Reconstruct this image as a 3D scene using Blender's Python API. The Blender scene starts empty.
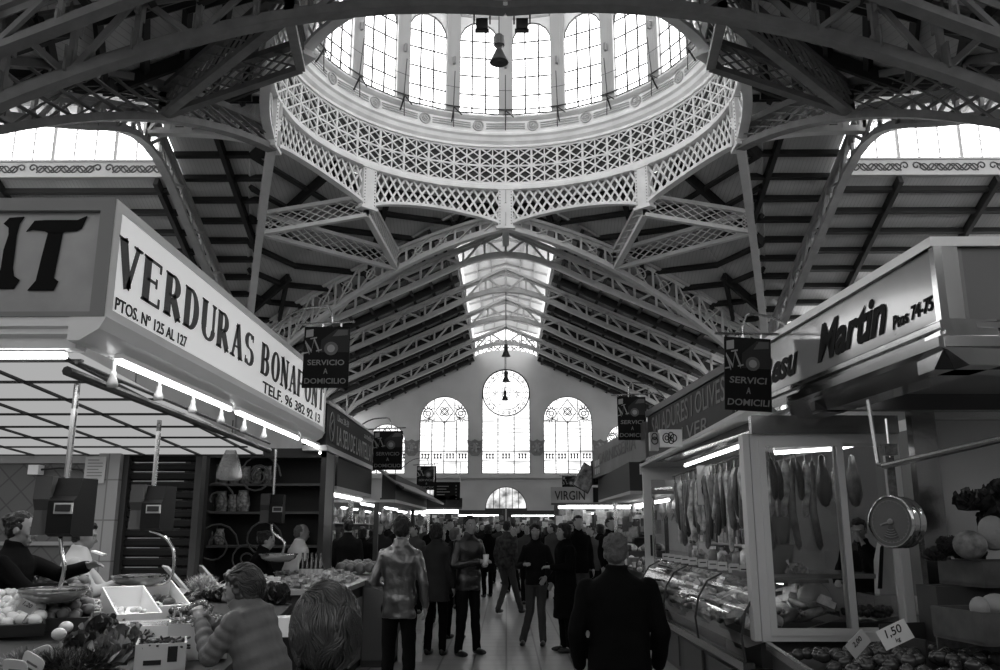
import bpy, bmesh, math, random
from mathutils import Vector, Matrix, Quaternion, noise
R = random.Random(7)
PI = math.pi
scene = bpy.context.scene
COL = scene.collection

# ------------------------------------------------------------------ camera, world, exposure
F = 850.0; PITCH = math.radians(12.79); YAW = math.radians(0.404)
cd = bpy.data.cameras.new('camera'); cam = bpy.data.objects.new('camera', cd); COL.objects.link(cam)
cd.sensor_width = 36; cd.lens = 36 * F / 1000; cd.clip_start = 0.05; cd.clip_end = 400
cam.location = (0, 0, 1.6); cam.rotation_euler = (PI / 2 + PITCH, 0, YAW)
scene.camera = cam
w = bpy.data.worlds.new('overcast'); scene.world = w; w.use_nodes = True
w.node_tree.nodes['Background'].inputs[0].default_value = (1, 1, 1, 1)
w.node_tree.nodes['Background'].inputs[1].default_value = 1.6
scene.view_settings.view_transform = 'Standard'; scene.view_settings.look = 'None'
scene.view_settings.gamma = 1; scene.view_settings.use_curve_mapping = False
scene.view_settings.exposure = 0.0
DAY = 5.5      # brightness of the overcast sky seen in the frosted panes

CM = cam.matrix_basis.to_3x3() if False else (Matrix.Rotation(YAW, 3, 'Z') @ Matrix.Rotation(PI / 2 + PITCH, 3, 'X'))
def ray(px, py): return CM @ Vector(((px - 500) / F, (335 - py) / F, -1))
def at(px, py, y=None, x=None, z=None):
    d = ray(px, py)
    t = y / d.y if y is not None else (x / d.x if x is not None else (z - 1.6) / d.z)
    return Vector((d.x * t, d.y * t, 1.6 + d.z * t))

# ------------------------------------------------------------------ materials (greys: a black and white picture)
MATS = {}
def mat(name, g, rough=0.6, metal=0.0, var=0.0, vscale=8, bump=0.0, bscale=40, spec=0.4, coat=0):
    if name in MATS: return MATS[name]
    m = bpy.data.materials.new(name); m.use_nodes = True; nt = m.node_tree; b = nt.nodes['Principled BSDF']
    b.inputs['Base Color'].default_value = (g, g, g, 1); b.inputs['Roughness'].default_value = rough
    b.inputs['Metallic'].default_value = metal; b.inputs['Specular IOR Level'].default_value = spec
    if coat: b.inputs['Coat Weight'].default_value = coat; b.inputs['Coat Roughness'].default_value = .08
    tc = nt.nodes.new('ShaderNodeTexCoord')
    if var:
        n = nt.nodes.new('ShaderNodeTexNoise'); n.inputs['Scale'].default_value = vscale; n.inputs['Detail'].default_value = 5
        r = nt.nodes.new('ShaderNodeValToRGB'); nt.links.new(tc.outputs['Object'], n.inputs['Vector'])
        nt.links.new(n.outputs['Fac'], r.inputs[0]); nt.links.new(r.outputs[0], b.inputs['Base Color'])
        lo, hi = max(0.0, g * (1 - var)), min(1, g * (1 + var))
        r.color_ramp.elements[0].position = .3; r.color_ramp.elements[1].position = .7
        r.color_ramp.elements[0].color = (lo, lo, lo, 1); r.color_ramp.elements[1].color = (hi, hi, hi, 1)
    if bump:
        n2 = nt.nodes.new('ShaderNodeTexNoise'); n2.inputs['Scale'].default_value = bscale; n2.inputs['Detail'].default_value = 4
        bu = nt.nodes.new('ShaderNodeBump'); bu.inputs['Strength'].default_value = bump; bu.inputs['Distance'].default_value = .02
        nt.links.new(tc.outputs['Object'], n2.inputs['Vector']); nt.links.new(n2.outputs['Fac'], bu.inputs['Height'])
        nt.links.new(bu.outputs[0], b.inputs['Normal'])
    MATS[name] = m; return m
def emit(name, g, s):
    if name in MATS: return MATS[name]
    m = bpy.data.materials.new(name); m.use_nodes = True; nt = m.node_tree; nt.nodes.remove(nt.nodes['Principled BSDF'])
    e = nt.nodes.new('ShaderNodeEmission'); e.inputs[0].default_value = (g, g, g, 1); e.inputs[1].default_value = s
    nt.links.new(e.outputs[0], nt.nodes['Material Output'].inputs[0]); MATS[name] = m; return m
def frosted(name, lo, hi, s, vec_scale=(1, 1, 1), sc=2.0):
    """backlit daylight pane; slats of the outer louvres make soft bands"""
    m = bpy.data.materials.new(name); m.use_nodes = True; nt = m.node_tree; nt.nodes.remove(nt.nodes['Principled BSDF'])
    e = nt.nodes.new('ShaderNodeEmission'); e.inputs[1].default_value = s
    tc = nt.nodes.new('ShaderNodeTexCoord'); mp = nt.nodes.new('ShaderNodeMapping'); mp.inputs['Scale'].default_value = vec_scale
    n = nt.nodes.new('ShaderNodeTexNoise'); n.inputs['Scale'].default_value = sc; n.inputs['Detail'].default_value = 3
    r = nt.nodes.new('ShaderNodeValToRGB'); r.color_ramp.elements[0].color = (lo, lo, lo, 1); r.color_ramp.elements[1].color = (hi, hi, hi, 1)
    r.color_ramp.elements[0].position = .35; r.color_ramp.elements[1].position = .6
    L = nt.links.new
    L(tc.outputs['Object'], mp.inputs[0]); L(mp.outputs[0], n.inputs['Vector']); L(n.outputs['Fac'], r.inputs[0]); L(r.outputs[0], e.inputs[0])
    L(e.outputs[0], nt.nodes['Material Output'].inputs[0]); MATS[name] = m; return m
def glass(name, tint=.92, rough=.02):
    m = bpy.data.materials.new(name); m.use_nodes = True; nt = m.node_tree; nt.nodes.remove(nt.nodes['Principled BSDF'])
    t = nt.nodes.new('ShaderNodeBsdfTransparent'); t.inputs[0].default_value = (tint,) * 3 + (1,)
    g = nt.nodes.new('ShaderNodeBsdfGlossy'); g.inputs['Roughness'].default_value = rough
    f = nt.nodes.new('ShaderNodeFresnel'); f.inputs[0].default_value = 1.5; mx = nt.nodes.new('ShaderNodeMixShader')
    L = nt.links.new
    L(f.outputs[0], mx.inputs[0]); L(t.outputs[0], mx.inputs[1]); L(g.outputs[0], mx.inputs[2]); L(mx.outputs[0], nt.nodes['Material Output'].inputs[0])
    MATS[name] = m; return m
def striped(name, g, g2, scale, axis='X', rough=.8, thin=.12):
    """boards: thin dark joints running one way"""
    m = bpy.data.materials.new(name); m.use_nodes = True; nt = m.node_tree; b = nt.nodes['Principled BSDF']
    b.inputs['Roughness'].default_value = rough; b.inputs['Specular IOR Level'].default_value = .15
    tc = nt.nodes.new('ShaderNodeTexCoord'); sp = nt.nodes.new('ShaderNodeSeparateXYZ'); L = nt.links.new
    L(tc.outputs['Object'], sp.inputs[0])
    mu = nt.nodes.new('ShaderNodeMath'); mu.operation = 'MULTIPLY'; mu.inputs[1].default_value = scale
    L(sp.outputs[axis], mu.inputs[0])
    fr = nt.nodes.new('ShaderNodeMath'); fr.operation = 'FRACT'; L(mu.outputs[0], fr.inputs[0])
    lt = nt.nodes.new('ShaderNodeMath'); lt.operation = 'LESS_THAN'; lt.inputs[1].default_value = thin; L(fr.outputs[0], lt.inputs[0])
    n = nt.nodes.new('ShaderNodeTexNoise'); n.inputs['Scale'].default_value = .6; L(tc.outputs['Object'], n.inputs['Vector'])
    r = nt.nodes.new('ShaderNodeValToRGB'); L(n.outputs['Fac'], r.inputs[0])
    r.color_ramp.elements[0].position = .3; r.color_ramp.elements[1].position = .75
    r.color_ramp.elements[0].color = (g * .8,) * 3 + (1,); r.color_ramp.elements[1].color = (g * 1.15,) * 3 + (1,)
    mx = nt.nodes.new('ShaderNodeMix'); mx.data_type = 'RGBA'; L(lt.outputs[0], mx.inputs[0]); L(r.outputs[0], mx.inputs[6])
    mx.inputs[7].default_value = (g2,) * 3 + (1,); L(mx.outputs[2], b.inputs['Base Color'])
    MATS[name] = m; return m
def tiled(name, g, g2, sx, sz, mort=.02, axes='XZ', rough=.4, rot=0):
    m = bpy.data.materials.new(name); m.use_nodes = True; nt = m.node_tree; b = nt.nodes['Principled BSDF']; L = nt.links.new
    b.inputs['Roughness'].default_value = rough
    tc = nt.nodes.new('ShaderNodeTexCoord'); sp = nt.nodes.new('ShaderNodeSeparateXYZ'); cb = nt.nodes.new('ShaderNodeCombineXYZ')
    L(tc.outputs['Object'], sp.inputs[0]); L(sp.outputs[axes[0]], cb.inputs[0]); L(sp.outputs[axes[1]], cb.inputs[1])
    mp = nt.nodes.new('ShaderNodeMapping'); mp.inputs['Rotation'].default_value = (0, 0, rot); L(cb.outputs[0], mp.inputs[0])
    br = nt.nodes.new('ShaderNodeTexBrick'); br.offset = 0; L(mp.outputs[0], br.inputs[0])
    br.inputs['Scale'].default_value = 1; br.inputs['Brick Width'].default_value = sx; br.inputs['Row Height'].default_value = sz
    br.inputs['Mortar Size'].default_value = mort; br.inputs['Color1'].default_value = (g,) * 3 + (1,)
    br.inputs['Color2'].default_value = (g * .88,) * 3 + (1,); br.inputs['Mortar'].default_value = (g2,) * 3 + (1,)
    L(br.outputs[0], b.inputs['Base Color']); MATS[name] = m; return m

# ------------------------------------------------------------------ mesh collector
class MB:
    def __init__(s): s.v = []; s.f = []
    def add(s, vs, fs):
        o = len(s.v); s.v += [Vector(p) for p in vs]; s.f += [tuple(i + o for i in f) for f in fs]; return s
    def box(s, c, size, rot=None, rz=0):
        hx, hy, hz = size[0] / 2, size[1] / 2, size[2] / 2
        M = rot if rot is not None else Matrix.Rotation(rz, 3, 'Z'); c = Vector(c)
        vs = [c + M @ Vector((a * hx, b * hy, d * hz)) for a in (-1, 1) for b in (-1, 1) for d in (-1, 1)]
        return s.add(vs, [(0, 1, 3, 2), (4, 6, 7, 5), (0, 4, 5, 1), (2, 3, 7, 6), (0, 2, 6, 4), (1, 5, 7, 3)])
    def bb(s, x0, x1, y0, y1, z0, z1): return s.box(((x0 + x1) / 2, (y0 + y1) / 2, (z0 + z1) / 2), (abs(x1 - x0), abs(y1 - y0), abs(z1 - z0)))
    def bar(s, a, b, w, h, up=(0, 0, 1)):
        a, b = Vector(a), Vector(b); d = b - a; L = d.length
        if L < 1e-6: return s
        d.normalize(); u = Vector(up)
        if abs(d.dot(u)) > .98: u = Vector((0, 1, 0)) if abs(d.y) < .9 else Vector((1, 0, 0))
        x = d.cross(u).normalized(); z = x.cross(d).normalized()
        return s.box((a + b) / 2, (w, L, h), Matrix((x, d, z)).transposed())
    def bars(s, pts, w, h, up=(0, 0, 1)):
        for i in range(len(pts) - 1): s.bar(pts[i], pts[i + 1], w, h, up)
        return s
    def tube(s, pts, r, n=8, cap=True):
        pts = [Vector(p) for p in pts]; k = len(pts); rs = r if isinstance(r, (list, tuple)) else [r] * k
        o = len(s.v); prev = None
        for i, p in enumerate(pts):
            t = (pts[min(i + 1, k - 1)] - pts[max(i - 1, 0)]).normalized()
            if prev is None:
                a = Vector((0, 0, 1)) if abs(t.z) < .9 else Vector((1, 0, 0)); x = t.cross(a).normalized()
            else:
                x = (prev - t * prev.dot(t)).normalized()
            prev = x; y = t.cross(x)
            for j in range(n):
                a = 2 * PI * j / n; s.v.append(p + (x * math.cos(a) + y * math.sin(a)) * rs[i])
        for i in range(k - 1):
            for j in range(n):
                j2 = (j + 1) % n; s.f.append((o + i * n + j, o + i * n + j2, o + (i + 1) * n + j2, o + (i + 1) * n + j))
        if cap: s.f.append(tuple(o + j for j in reversed(range(n)))); s.f.append(tuple(o + (k - 1) * n + j for j in range(n)))
        return s
    def lathe(s, prof, c=(0, 0, 0), n=16, a0=0, a1=2 * PI, M=None, sx=1, sy=1):
        c = Vector(c); full = abs(a1 - a0 - 2 * PI) < 1e-6; o = len(s.v); m = n if full else n + 1
        for (r, z) in prof:
            for j in range(m):
                a = a0 + (a1 - a0) * j / n; p = Vector((r * math.cos(a) * sx, r * math.sin(a) * sy, z))
                s.v.append(c + (M @ p if M is not None else p))
        for i in range(len(prof) - 1):
            for j in range(n):
                j2 = (j + 1) % m; s.f.append((o + i * m + j, o + i * m + j2, o + (i + 1) * m + j2, o + (i + 1) * m + j))
        return s
    def ell(s, c, r, n=12, m=8, M=None):
        r = (r, r, r) if not isinstance(r, (tuple, list)) else r; c = Vector(c); o = len(s.v)
        for i in range(m + 1):
            th = PI * i / m
            for j in range(n):
                a = 2 * PI * j / n; p = Vector((r[0] * math.sin(th) * math.cos(a), r[1] * math.sin(th) * math.sin(a), r[2] * math.cos(th)))
                s.v.append(c + (M @ p if M is not None else p))
        for i in range(m):
            for j in range(n):
                j2 = (j + 1) % n; s.f.append((o + i * n + j, o + (i + 1) * n + j, o + (i + 1) * n + j2, o + i * n + j2))
        return s
    def frame(s, x0, x1, y0, y1, z0, z1, fw, fz=None):
        fz = fz or fw
        s.bb(x0, x1, y0, y1, z1 - fz, z1).bb(x0, x1, y0, y1, z0, z0 + fz).bb(x0, x0 + fw, y0, y1, z0 + fz, z1 - fz)
        return s.bb(x1 - fw, x1, y0, y1, z0 + fz, z1 - fz)
    def prism(s, poly, d):
        """closed polygon (3D points) extruded by d"""
        n = len(poly); d = Vector(d); vs = [Vector(p) for p in poly]; vs += [p + d for p in vs]
        return s.add(vs, [tuple(range(n))[::-1], tuple(range(n, 2 * n))] + [(i, (i + 1) % n, n + (i + 1) % n, n + i) for i in range(n)])
    def mesh(s, name, m, smooth=False, inv=None, fixn=True):
        me = bpy.data.meshes.new(name)
        me.from_pydata([tuple(inv @ p) if inv is not None else tuple(p) for p in s.v], [], s.f)
        if fixn:
            bm = bmesh.new(); bm.from_mesh(me); bmesh.ops.remove_doubles(bm, verts=bm.verts, dist=1e-5)
            bmesh.ops.recalc_face_normals(bm, faces=bm.faces); bm.to_mesh(me); bm.free()
        me.materials.append(m)
        if smooth: me.polygons.foreach_set('use_smooth', [True] * len(me.polygons))
        return me
    def build(s, name, m, parent=None, origin=None, smooth=False):
        if parent is not None: inv = wm(parent).inverted()
        else: inv = Matrix.Translation(-Vector(origin)) if origin is not None else None
        o = bpy.data.objects.new(name, s.mesh(name, m, smooth, inv)); COL.objects.link(o)
        if parent is not None: o.parent = parent
        elif origin is not None: o.location = origin
        return o
def wm(o):
    M = Matrix.LocRotScale(o.location, o.rotation_euler, o.scale)
    return wm(o.parent) @ M if o.parent else M
def tag(o, label, cat, group=None):
    o['label'] = label; o['category'] = cat
    if group: o['group'] = group
    return o
def E(name, label, cat, loc=(0, 0, 0), rz=0, group=None):
    o = bpy.data.objects.new(name, None); COL.objects.link(o); o.location = loc; o.rotation_euler = (0, 0, rz); o.empty_display_size = .1
    return tag(o, label, cat, group)
def struct(o): o['kind'] = 'structure'; return o
def SE(name, loc=(0, 0, 0)):
    o = bpy.data.objects.new(name, None); COL.objects.link(o); o.location = loc; o['kind'] = 'structure'; return o
KIDS = {}
def kids(o):
    return [c for c in bpy.data.objects if c.parent == o]
def dup(o, loc, rz=None, label=None, group=None, scale=None, rot=None, ks=None):
    ks = kids(o) if ks is None else ks
    c = o.copy(); COL.objects.link(c); c.location = loc
    if rz is not None: c.rotation_euler = (0, 0, rz)
    if rot is not None: c.rotation_euler = rot
    if scale is not None: c.scale = scale if isinstance(scale, (tuple, list)) else (scale,) * 3
    if label: c['label'] = label
    if group: c['group'] = group
    for k in ks:
        d = k.copy(); COL.objects.link(d); d.parent = c
    return c
def text_mb(txt, h, sx=1.0, shear=0.0, bold=0.0, sp=1.0):
    """Blender's built-in face as a flat mesh collector in the xz plane, origin left baseline, cap height h"""
    cu = bpy.data.curves.new('t', 'FONT'); cu.body = txt; cu.size = 1; cu.shear = shear; cu.offset = bold; cu.space_character = sp; cu.resolution_u = 3
    o = bpy.data.objects.new('t', cu); COL.objects.link(o)
    bpy.context.view_layer.update(); me = bpy.data.meshes.new_from_object(o.evaluated_get(bpy.context.evaluated_depsgraph_get()))
    k = h / .69; vs = [(p.co.x * k * sx, 0, p.co.y * k) for p in me.vertices]; fs = [tuple(p.vertices) for p in me.polygons]
    bpy.data.objects.remove(o); bpy.data.curves.remove(cu); bpy.data.meshes.remove(me)
    m = MB(); m.add(vs, fs); return m
def place_flat(mb, origin, xdir, width=None, zdir=(0, 0, 1), depth=.004, center=False):
    """map an xz-plane collector to a plane in the world, with a little thickness"""
    xs = [p.x for p in mb.v]; x0, x1 = min(xs), max(xs); k = width / (x1 - x0) if width else 1
    X = Vector(xdir).normalized(); Z = Vector(zdir).normalized(); Nn = X.cross(Z); o = Vector(origin)
    out = MB(); n = len(mb.v)
    off = (x0 + x1) / 2 if center else x0
    P = [o + X * (p.x - off) * k + Z * p.z for p in mb.v]
    out.v = P + [p + Nn * depth for p in P]
    cnt = {}
    for f in mb.f:
        for i in range(len(f)):
            e = (f[i], f[(i + 1) % len(f)]); cnt[e] = cnt.get(e, 0) + 1
    out.f = [tuple(f) for f in mb.f] + [tuple(i + n for i in f) for f in mb.f]
    out.f += [(a, b, b + n, a + n) for (a, b) in cnt if (b, a) not in cnt]
    return out
def remesh(mb, name, m, vox, parent=None, smooth_it=4, origin=None, disp=0, dscale=20, inv=None):
    if parent is not None: inv = wm(parent).inverted()
    elif origin is not None: inv = Matrix.Translation(-Vector(origin))
    me = mb.mesh(name, m, True, inv); o = bpy.data.objects.new(name, me); COL.objects.link(o)
    r = o.modifiers.new('r', 'REMESH'); r.mode = 'VOXEL'; r.voxel_size = vox; r.use_smooth_shade = True
    if smooth_it: sm = o.modifiers.new('s', 'SMOOTH'); sm.iterations = smooth_it; sm.factor = .5
    bpy.context.view_layer.update()
    me2 = bpy.data.meshes.new_from_object(o.evaluated_get(bpy.context.evaluated_depsgraph_get())); me2.name = name
    if disp:
        me2.update()
        ns = [v.normal.copy() for v in me2.vertices]
        for v, n in zip(me2.vertices, ns):
            v.co += n * disp * noise.noise(v.co * dscale)
    if not me2.materials: me2.materials.append(m)
    me2.polygons.foreach_set('use_smooth', [True] * len(me2.polygons))
    o.modifiers.clear(); o.data = me2
    if parent is not None: o.parent = parent
    elif origin is not None: o.location = origin
    return o
def fill_curve(name, loops, m, O, X, Z, thick, origin=None, parent=None):
    """flat wall with openings: loops are lists of (u, v); first is the outline"""
    cu = bpy.data.curves.new('c', 'CURVE'); cu.dimensions = '2D'; cu.fill_mode = 'BOTH'; cu.extrude = thick / 2
    for L in loops:
        s = cu.splines.new('POLY'); s.points.add(len(L) - 1); s.use_cyclic_u = True
        for p, (a, b) in zip(s.points, L): p.co = (a, b, 0, 1)
    o = bpy.data.objects.new('c', cu); COL.objects.link(o); bpy.context.view_layer.update()
    me = bpy.data.meshes.new_from_object(o.evaluated_get(bpy.context.evaluated_depsgraph_get()))
    X = Vector(X); Z = Vector(Z); N_ = X.cross(Z); O = Vector(O); mb = MB()
    mb.v = [O + X * p.co.x + Z * p.co.y + N_ * p.co.z for p in me.vertices]; mb.f = [tuple(p.vertices) for p in me.polygons]
    bpy.data.objects.remove(o); bpy.data.curves.remove(cu); bpy.data.meshes.remove(me)
    return mb.build(name, m, parent, origin)

# common greys
IRON = mat('painted_iron', .30, .55, var=.12, vscale=3)
IROND = mat('shaded_painted_iron', .17, .6, var=.15, vscale=3, spec=.2); IRONL = mat('lit_painted_iron', .62, .5, var=.06, vscale=3); IRONM = mat('mid_painted_iron', .4, .5, var=.1, vscale=3)  # same iron paint, with lit and shaded tones put into the colour
DARKIRON = mat('dark_iron', .03, .5)
STEEL = mat('steel', .55, .25, 1.0)
CHROME = mat('chrome', .75, .12, 1.0)
ALU = mat('aluminium', .62, .35, .6)
WHITE = mat('white_plastic', .8, .4)
BLACK = mat('black_plastic', .015, .4)
PLASTER = mat('plaster', .5, .9, var=.14, vscale=.35)
DOMEW = mat('dome_plaster', .86, .7, var=.1, vscale=1.2)
BOARD_X = striped('roof_boards_x', .50, .36, 7.0, 'X')
BOARD_Y = striped('roof_boards_y', .44, .3, 7.0, 'Y')
PURLIN = mat('purlin', .018, .7)
SKY = emit('sky_pane', 1, DAY)
TUBE = emit('tube_light', 1, 9)
GLASS = glass('clear_glass')
# ================================================================== BUILDING
DY = 26.25; R8 = 7.8; A = 12.0; ZV = 14.1; ZC = 10.1; ZN = 15.5; SL = .45; WN = 2.6; WT = 3.3; YW = 67.0
FY, NY = DY + A, DY - A
def rz_(d): return 15.85 - SL * d      # roof height over distance from the ridge

fl = MB().bb(-34, 34, -9, 68, -.1, 0)
struct(fl.build('floor', tiled('floor_tiles', .30, .10, .4, .4, .012, 'XY', .32)))

def clip(poly, p, d):
    """segment of the line p + t d inside a convex 2D polygon"""
    lo, hi = -1e9, 1e9; n = len(poly)
    ar = sum(poly[i][0] * poly[(i + 1) % n][1] - poly[(i + 1) % n][0] * poly[i][1] for i in range(n)); sg = 1 if ar > 0 else -1
    for i in range(n):
        a, b = poly[i], poly[(i + 1) % n]; nx, ny = -(b[1] - a[1]) * sg, (b[0] - a[0]) * sg
        q = nx * (p[0] - a[0]) + ny * (p[1] - a[1]); r = nx * d[0] + ny * d[1]
        if abs(r) < 1e-9:
            if q < 0: return None
            continue
        t = -q / r
        if r > 0: lo = max(lo, t)
        else: hi = min(hi, t)
    return (lo, hi) if hi - lo > .15 else None
def roof(pts, u, m, sp=1.12, raf=3.7, first=.35, pw=.15, ph=.24):
    pts = [Vector(p) for p in pts]; u = Vector(u).normalized(); n = (pts[1] - pts[0]).cross(pts[2] - pts[0]).normalized()
    if n.z < 0: n = -n
    v = n.cross(u).normalized(); o = pts[0]
    poly = [((p - o).dot(u), (p - o).dot(v)) for p in pts]
    root = MB().prism([p + n * .02 for p in pts], n * .1).build('ceiling', m); struct(root)
    vs = [q[1] for q in poly]; us = [q[0] for q in poly]
    pu = MB(); sg_ = 1 if sum(vs) > 0 else -1; k_ = 0     # rows counted from the first point's edge
    while first + k_ * sp < max(abs(q) for q in vs):
        y = sg_ * (first + k_ * sp); k_ += 1; c = clip(poly, (0, y), (1, 0))
        if c: pu.bar(o + u * c[0] + v * y - n * .12, o + u * c[1] + v * y - n * .12, pw, ph, n)
    ra = MB(); x = min(us) + raf * .5
    while x < max(us):
        c = clip(poly, (x, 0), (0, 1))
        if c: ra.bar(o + u * x + v * c[0] - n * .2, o + u * x + v * c[1] - n * .2, .16, .36, n)
        x += raf
    if pu.v: pu.build('purlin_grid', PURLIN, root)
    if ra.v: ra.build('rafter_grid', PURLIN, root)
for s in (-1, 1):
    zw = rz_(WN)
    roof([(s * WN, FY, zw), (s * WN, YW, zw), (s * 12.5, YW, rz_(12.5)), (s * 12.5, FY, rz_(12.5))], (0, 1, 0), BOARD_Y, 1.12, 2.0)
    roof([(0, DY + R8, rz_(0)), (0, FY, rz_(0)), (s * A, FY, rz_(A))], (0, 1, 0), BOARD_Y)
    roof([(0, DY - R8, rz_(0)), (0, NY, rz_(0)), (s * A, NY, rz_(A))], (0, 1, 0), BOARD_Y)
    roof([(s * WN, NY, zw), (s * WN, -9, zw), (s * 12.5, -9, rz_(12.5)), (s * 12.5, NY, rz_(12.5))], (0, 1, 0), BOARD_Y)
    for q in (-1, 1):
        Y = lambda d: DY + q * d
        roof([(s * R8, DY, rz_(0)), (s * A, DY, rz_(0)), (s * A, Y(A), rz_(A))], (1, 0, 0), BOARD_X, first=.2)
        roof([(s * A, Y(WT), rz_(WT)), (s * 15.6, Y(WT), rz_(WT)), (s * 15.6, Y(8.9), rz_(8.9)), (s * 13.0, Y(11.3), rz_(11.3)), (s * A, Y(12.3), rz_(12.3))], (1, 0, 0), BOARD_X, raf=5.2, first=.6)
        roof([(s * 15.6, Y(WT), rz_(WT)), (s * 32, Y(WT), rz_(WT)), (s * 32, Y(3.5), rz_(3.5)), (s * 15.6, Y(8.9), rz_(8.9))], (1, 0, 0), BOARD_X, raf=5.2, first=.6)
        RV = R8 + .8; d0 = RV * .7071
        roof([(s * RV, DY, 15.66), (s * d0, Y(d0), 15.64), (s * A, Y(A), 10.42)], (-s * (RV - d0), q * d0, -.02), BOARD_X, raf=3.4, first=.5)
        roof([(0, Y(RV), 15.66), (s * d0, Y(d0), 15.64), (s * A, Y(A), 10.42)], (s * d0, -q * (RV - d0), -.02), BOARD_X, raf=3.4, first=.5)

# ---- raised lanterns over nave and transept: frieze board, glazing, gabled ceiling
FRZ = mat('frieze_paint', .5, .6); SCR = mat('frieze_scroll', .1, .7)
def scroll(mb, c, u, z, L, n=7):
    """carved scroll panel: interlaced waves with curled ends"""
    c = Vector(c); u = Vector(u)
    for ph in (0, PI / 2, PI):
        mb.tube([c + u * (L * (t / 36 - .5)) + Vector((0, 0, z + .13 * math.sin(t / 36 * n * PI + ph))) for t in range(37)], .028, 4)
    for e in (-1, 1):
        mb.tube([c + u * (e * (L / 2 + .14 - (.16 - .012 * k) * math.cos(k * .7))) + Vector((0, 0, z + .05 + (.16 - .012 * k) * math.sin(k * .7))) for k in range(10)], .03, 4)
wn = [0]
def lantern(c0, u, L, w, roofmat):
    z_ = rz_(w) - 13.8; Z = lambda z: Vector((0, 0, z + z_))
    """c0 start on the axis, u direction along it, L length"""
    c0 = Vector(c0); u = Vector(u); sd = Vector((-u.y, u.x, 0))
    for s in (-1, 1):
        e = c0 + sd * s * w
        wn[0] += 1; t = SE('trim_%d' % wn[0], e)
        b = MB().bar(e + Z(14.1), e + u * L + Z(14.1), .12, .62); b.bar(e + Z(14.42), e + u * L + Z(14.42), .3, .07); b.bar(e + Z(13.8), e + u * L + Z(13.8), .26, .07)
        b.build('frieze_board', FRZ, t)
        sc = MB(); k = 1.6
        while k < L - 1.2: scroll(sc, e + u * k - sd * s * .08, u, 14.1 + z_, 2.15); k += 2.85
        sc.build('carved_scroll', SCR, t)
        wi = SE('window_%d' % wn[0], e + Z(14.45))
        MB().bar(e + Z(15.2) + sd * s * .05, e + u * L + Z(15.2) + sd * s * .05, .02, 1.5).build('pane', SKY, wi)
        g = MB(); k = .3; i = 0
        while k < L:
            ww = .12 if i % 3 == 0 else .05
            g.bar(e + u * k + Z(14.45), e + u * k + Z(15.95), ww, ww * 1.2); k += .78; i += 1
        for z in (14.82, 15.2, 15.58): g.bar(e + Z(z), e + u * L + Z(z), .03, .018)
        g.build('glazing_bar', FRZ, wi)
        ce = MB().prism([e + Z(15.95), e + u * L + Z(15.95), c0 + u * L + Z(16.7), c0 + Z(16.7)], (0, 0, .1)).build('ceiling', roofmat); struct(ce)
        rb = MB(); k = .3
        while k < L: rb.bar(e + u * k + Z(15.9), c0 + u * k + Z(16.62), .1, .12); k += 2.34
        for f in (.33, .66): rb.bar(e.lerp(c0, f) + Z(15.92 + .75 * f), (e + u * L).lerp(c0 + u * L, f) + Z(15.92 + .75 * f), .08, .1)
        rb.build('rib', IRON, ce)
PALE = mat('pale_boards', .5, .8)
lantern((0, FY, 0), (0, 1, 0), YW - FY, WN, PALE)
lantern((0, NY, 0), (0, -1, 0), 23, WN, PALE)
lantern((A, DY, 0), (1, 0, 0), 20, WT, PALE)
lantern((-A, DY, 0), (-1, 0, 0), 20, WT, PALE)

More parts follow.
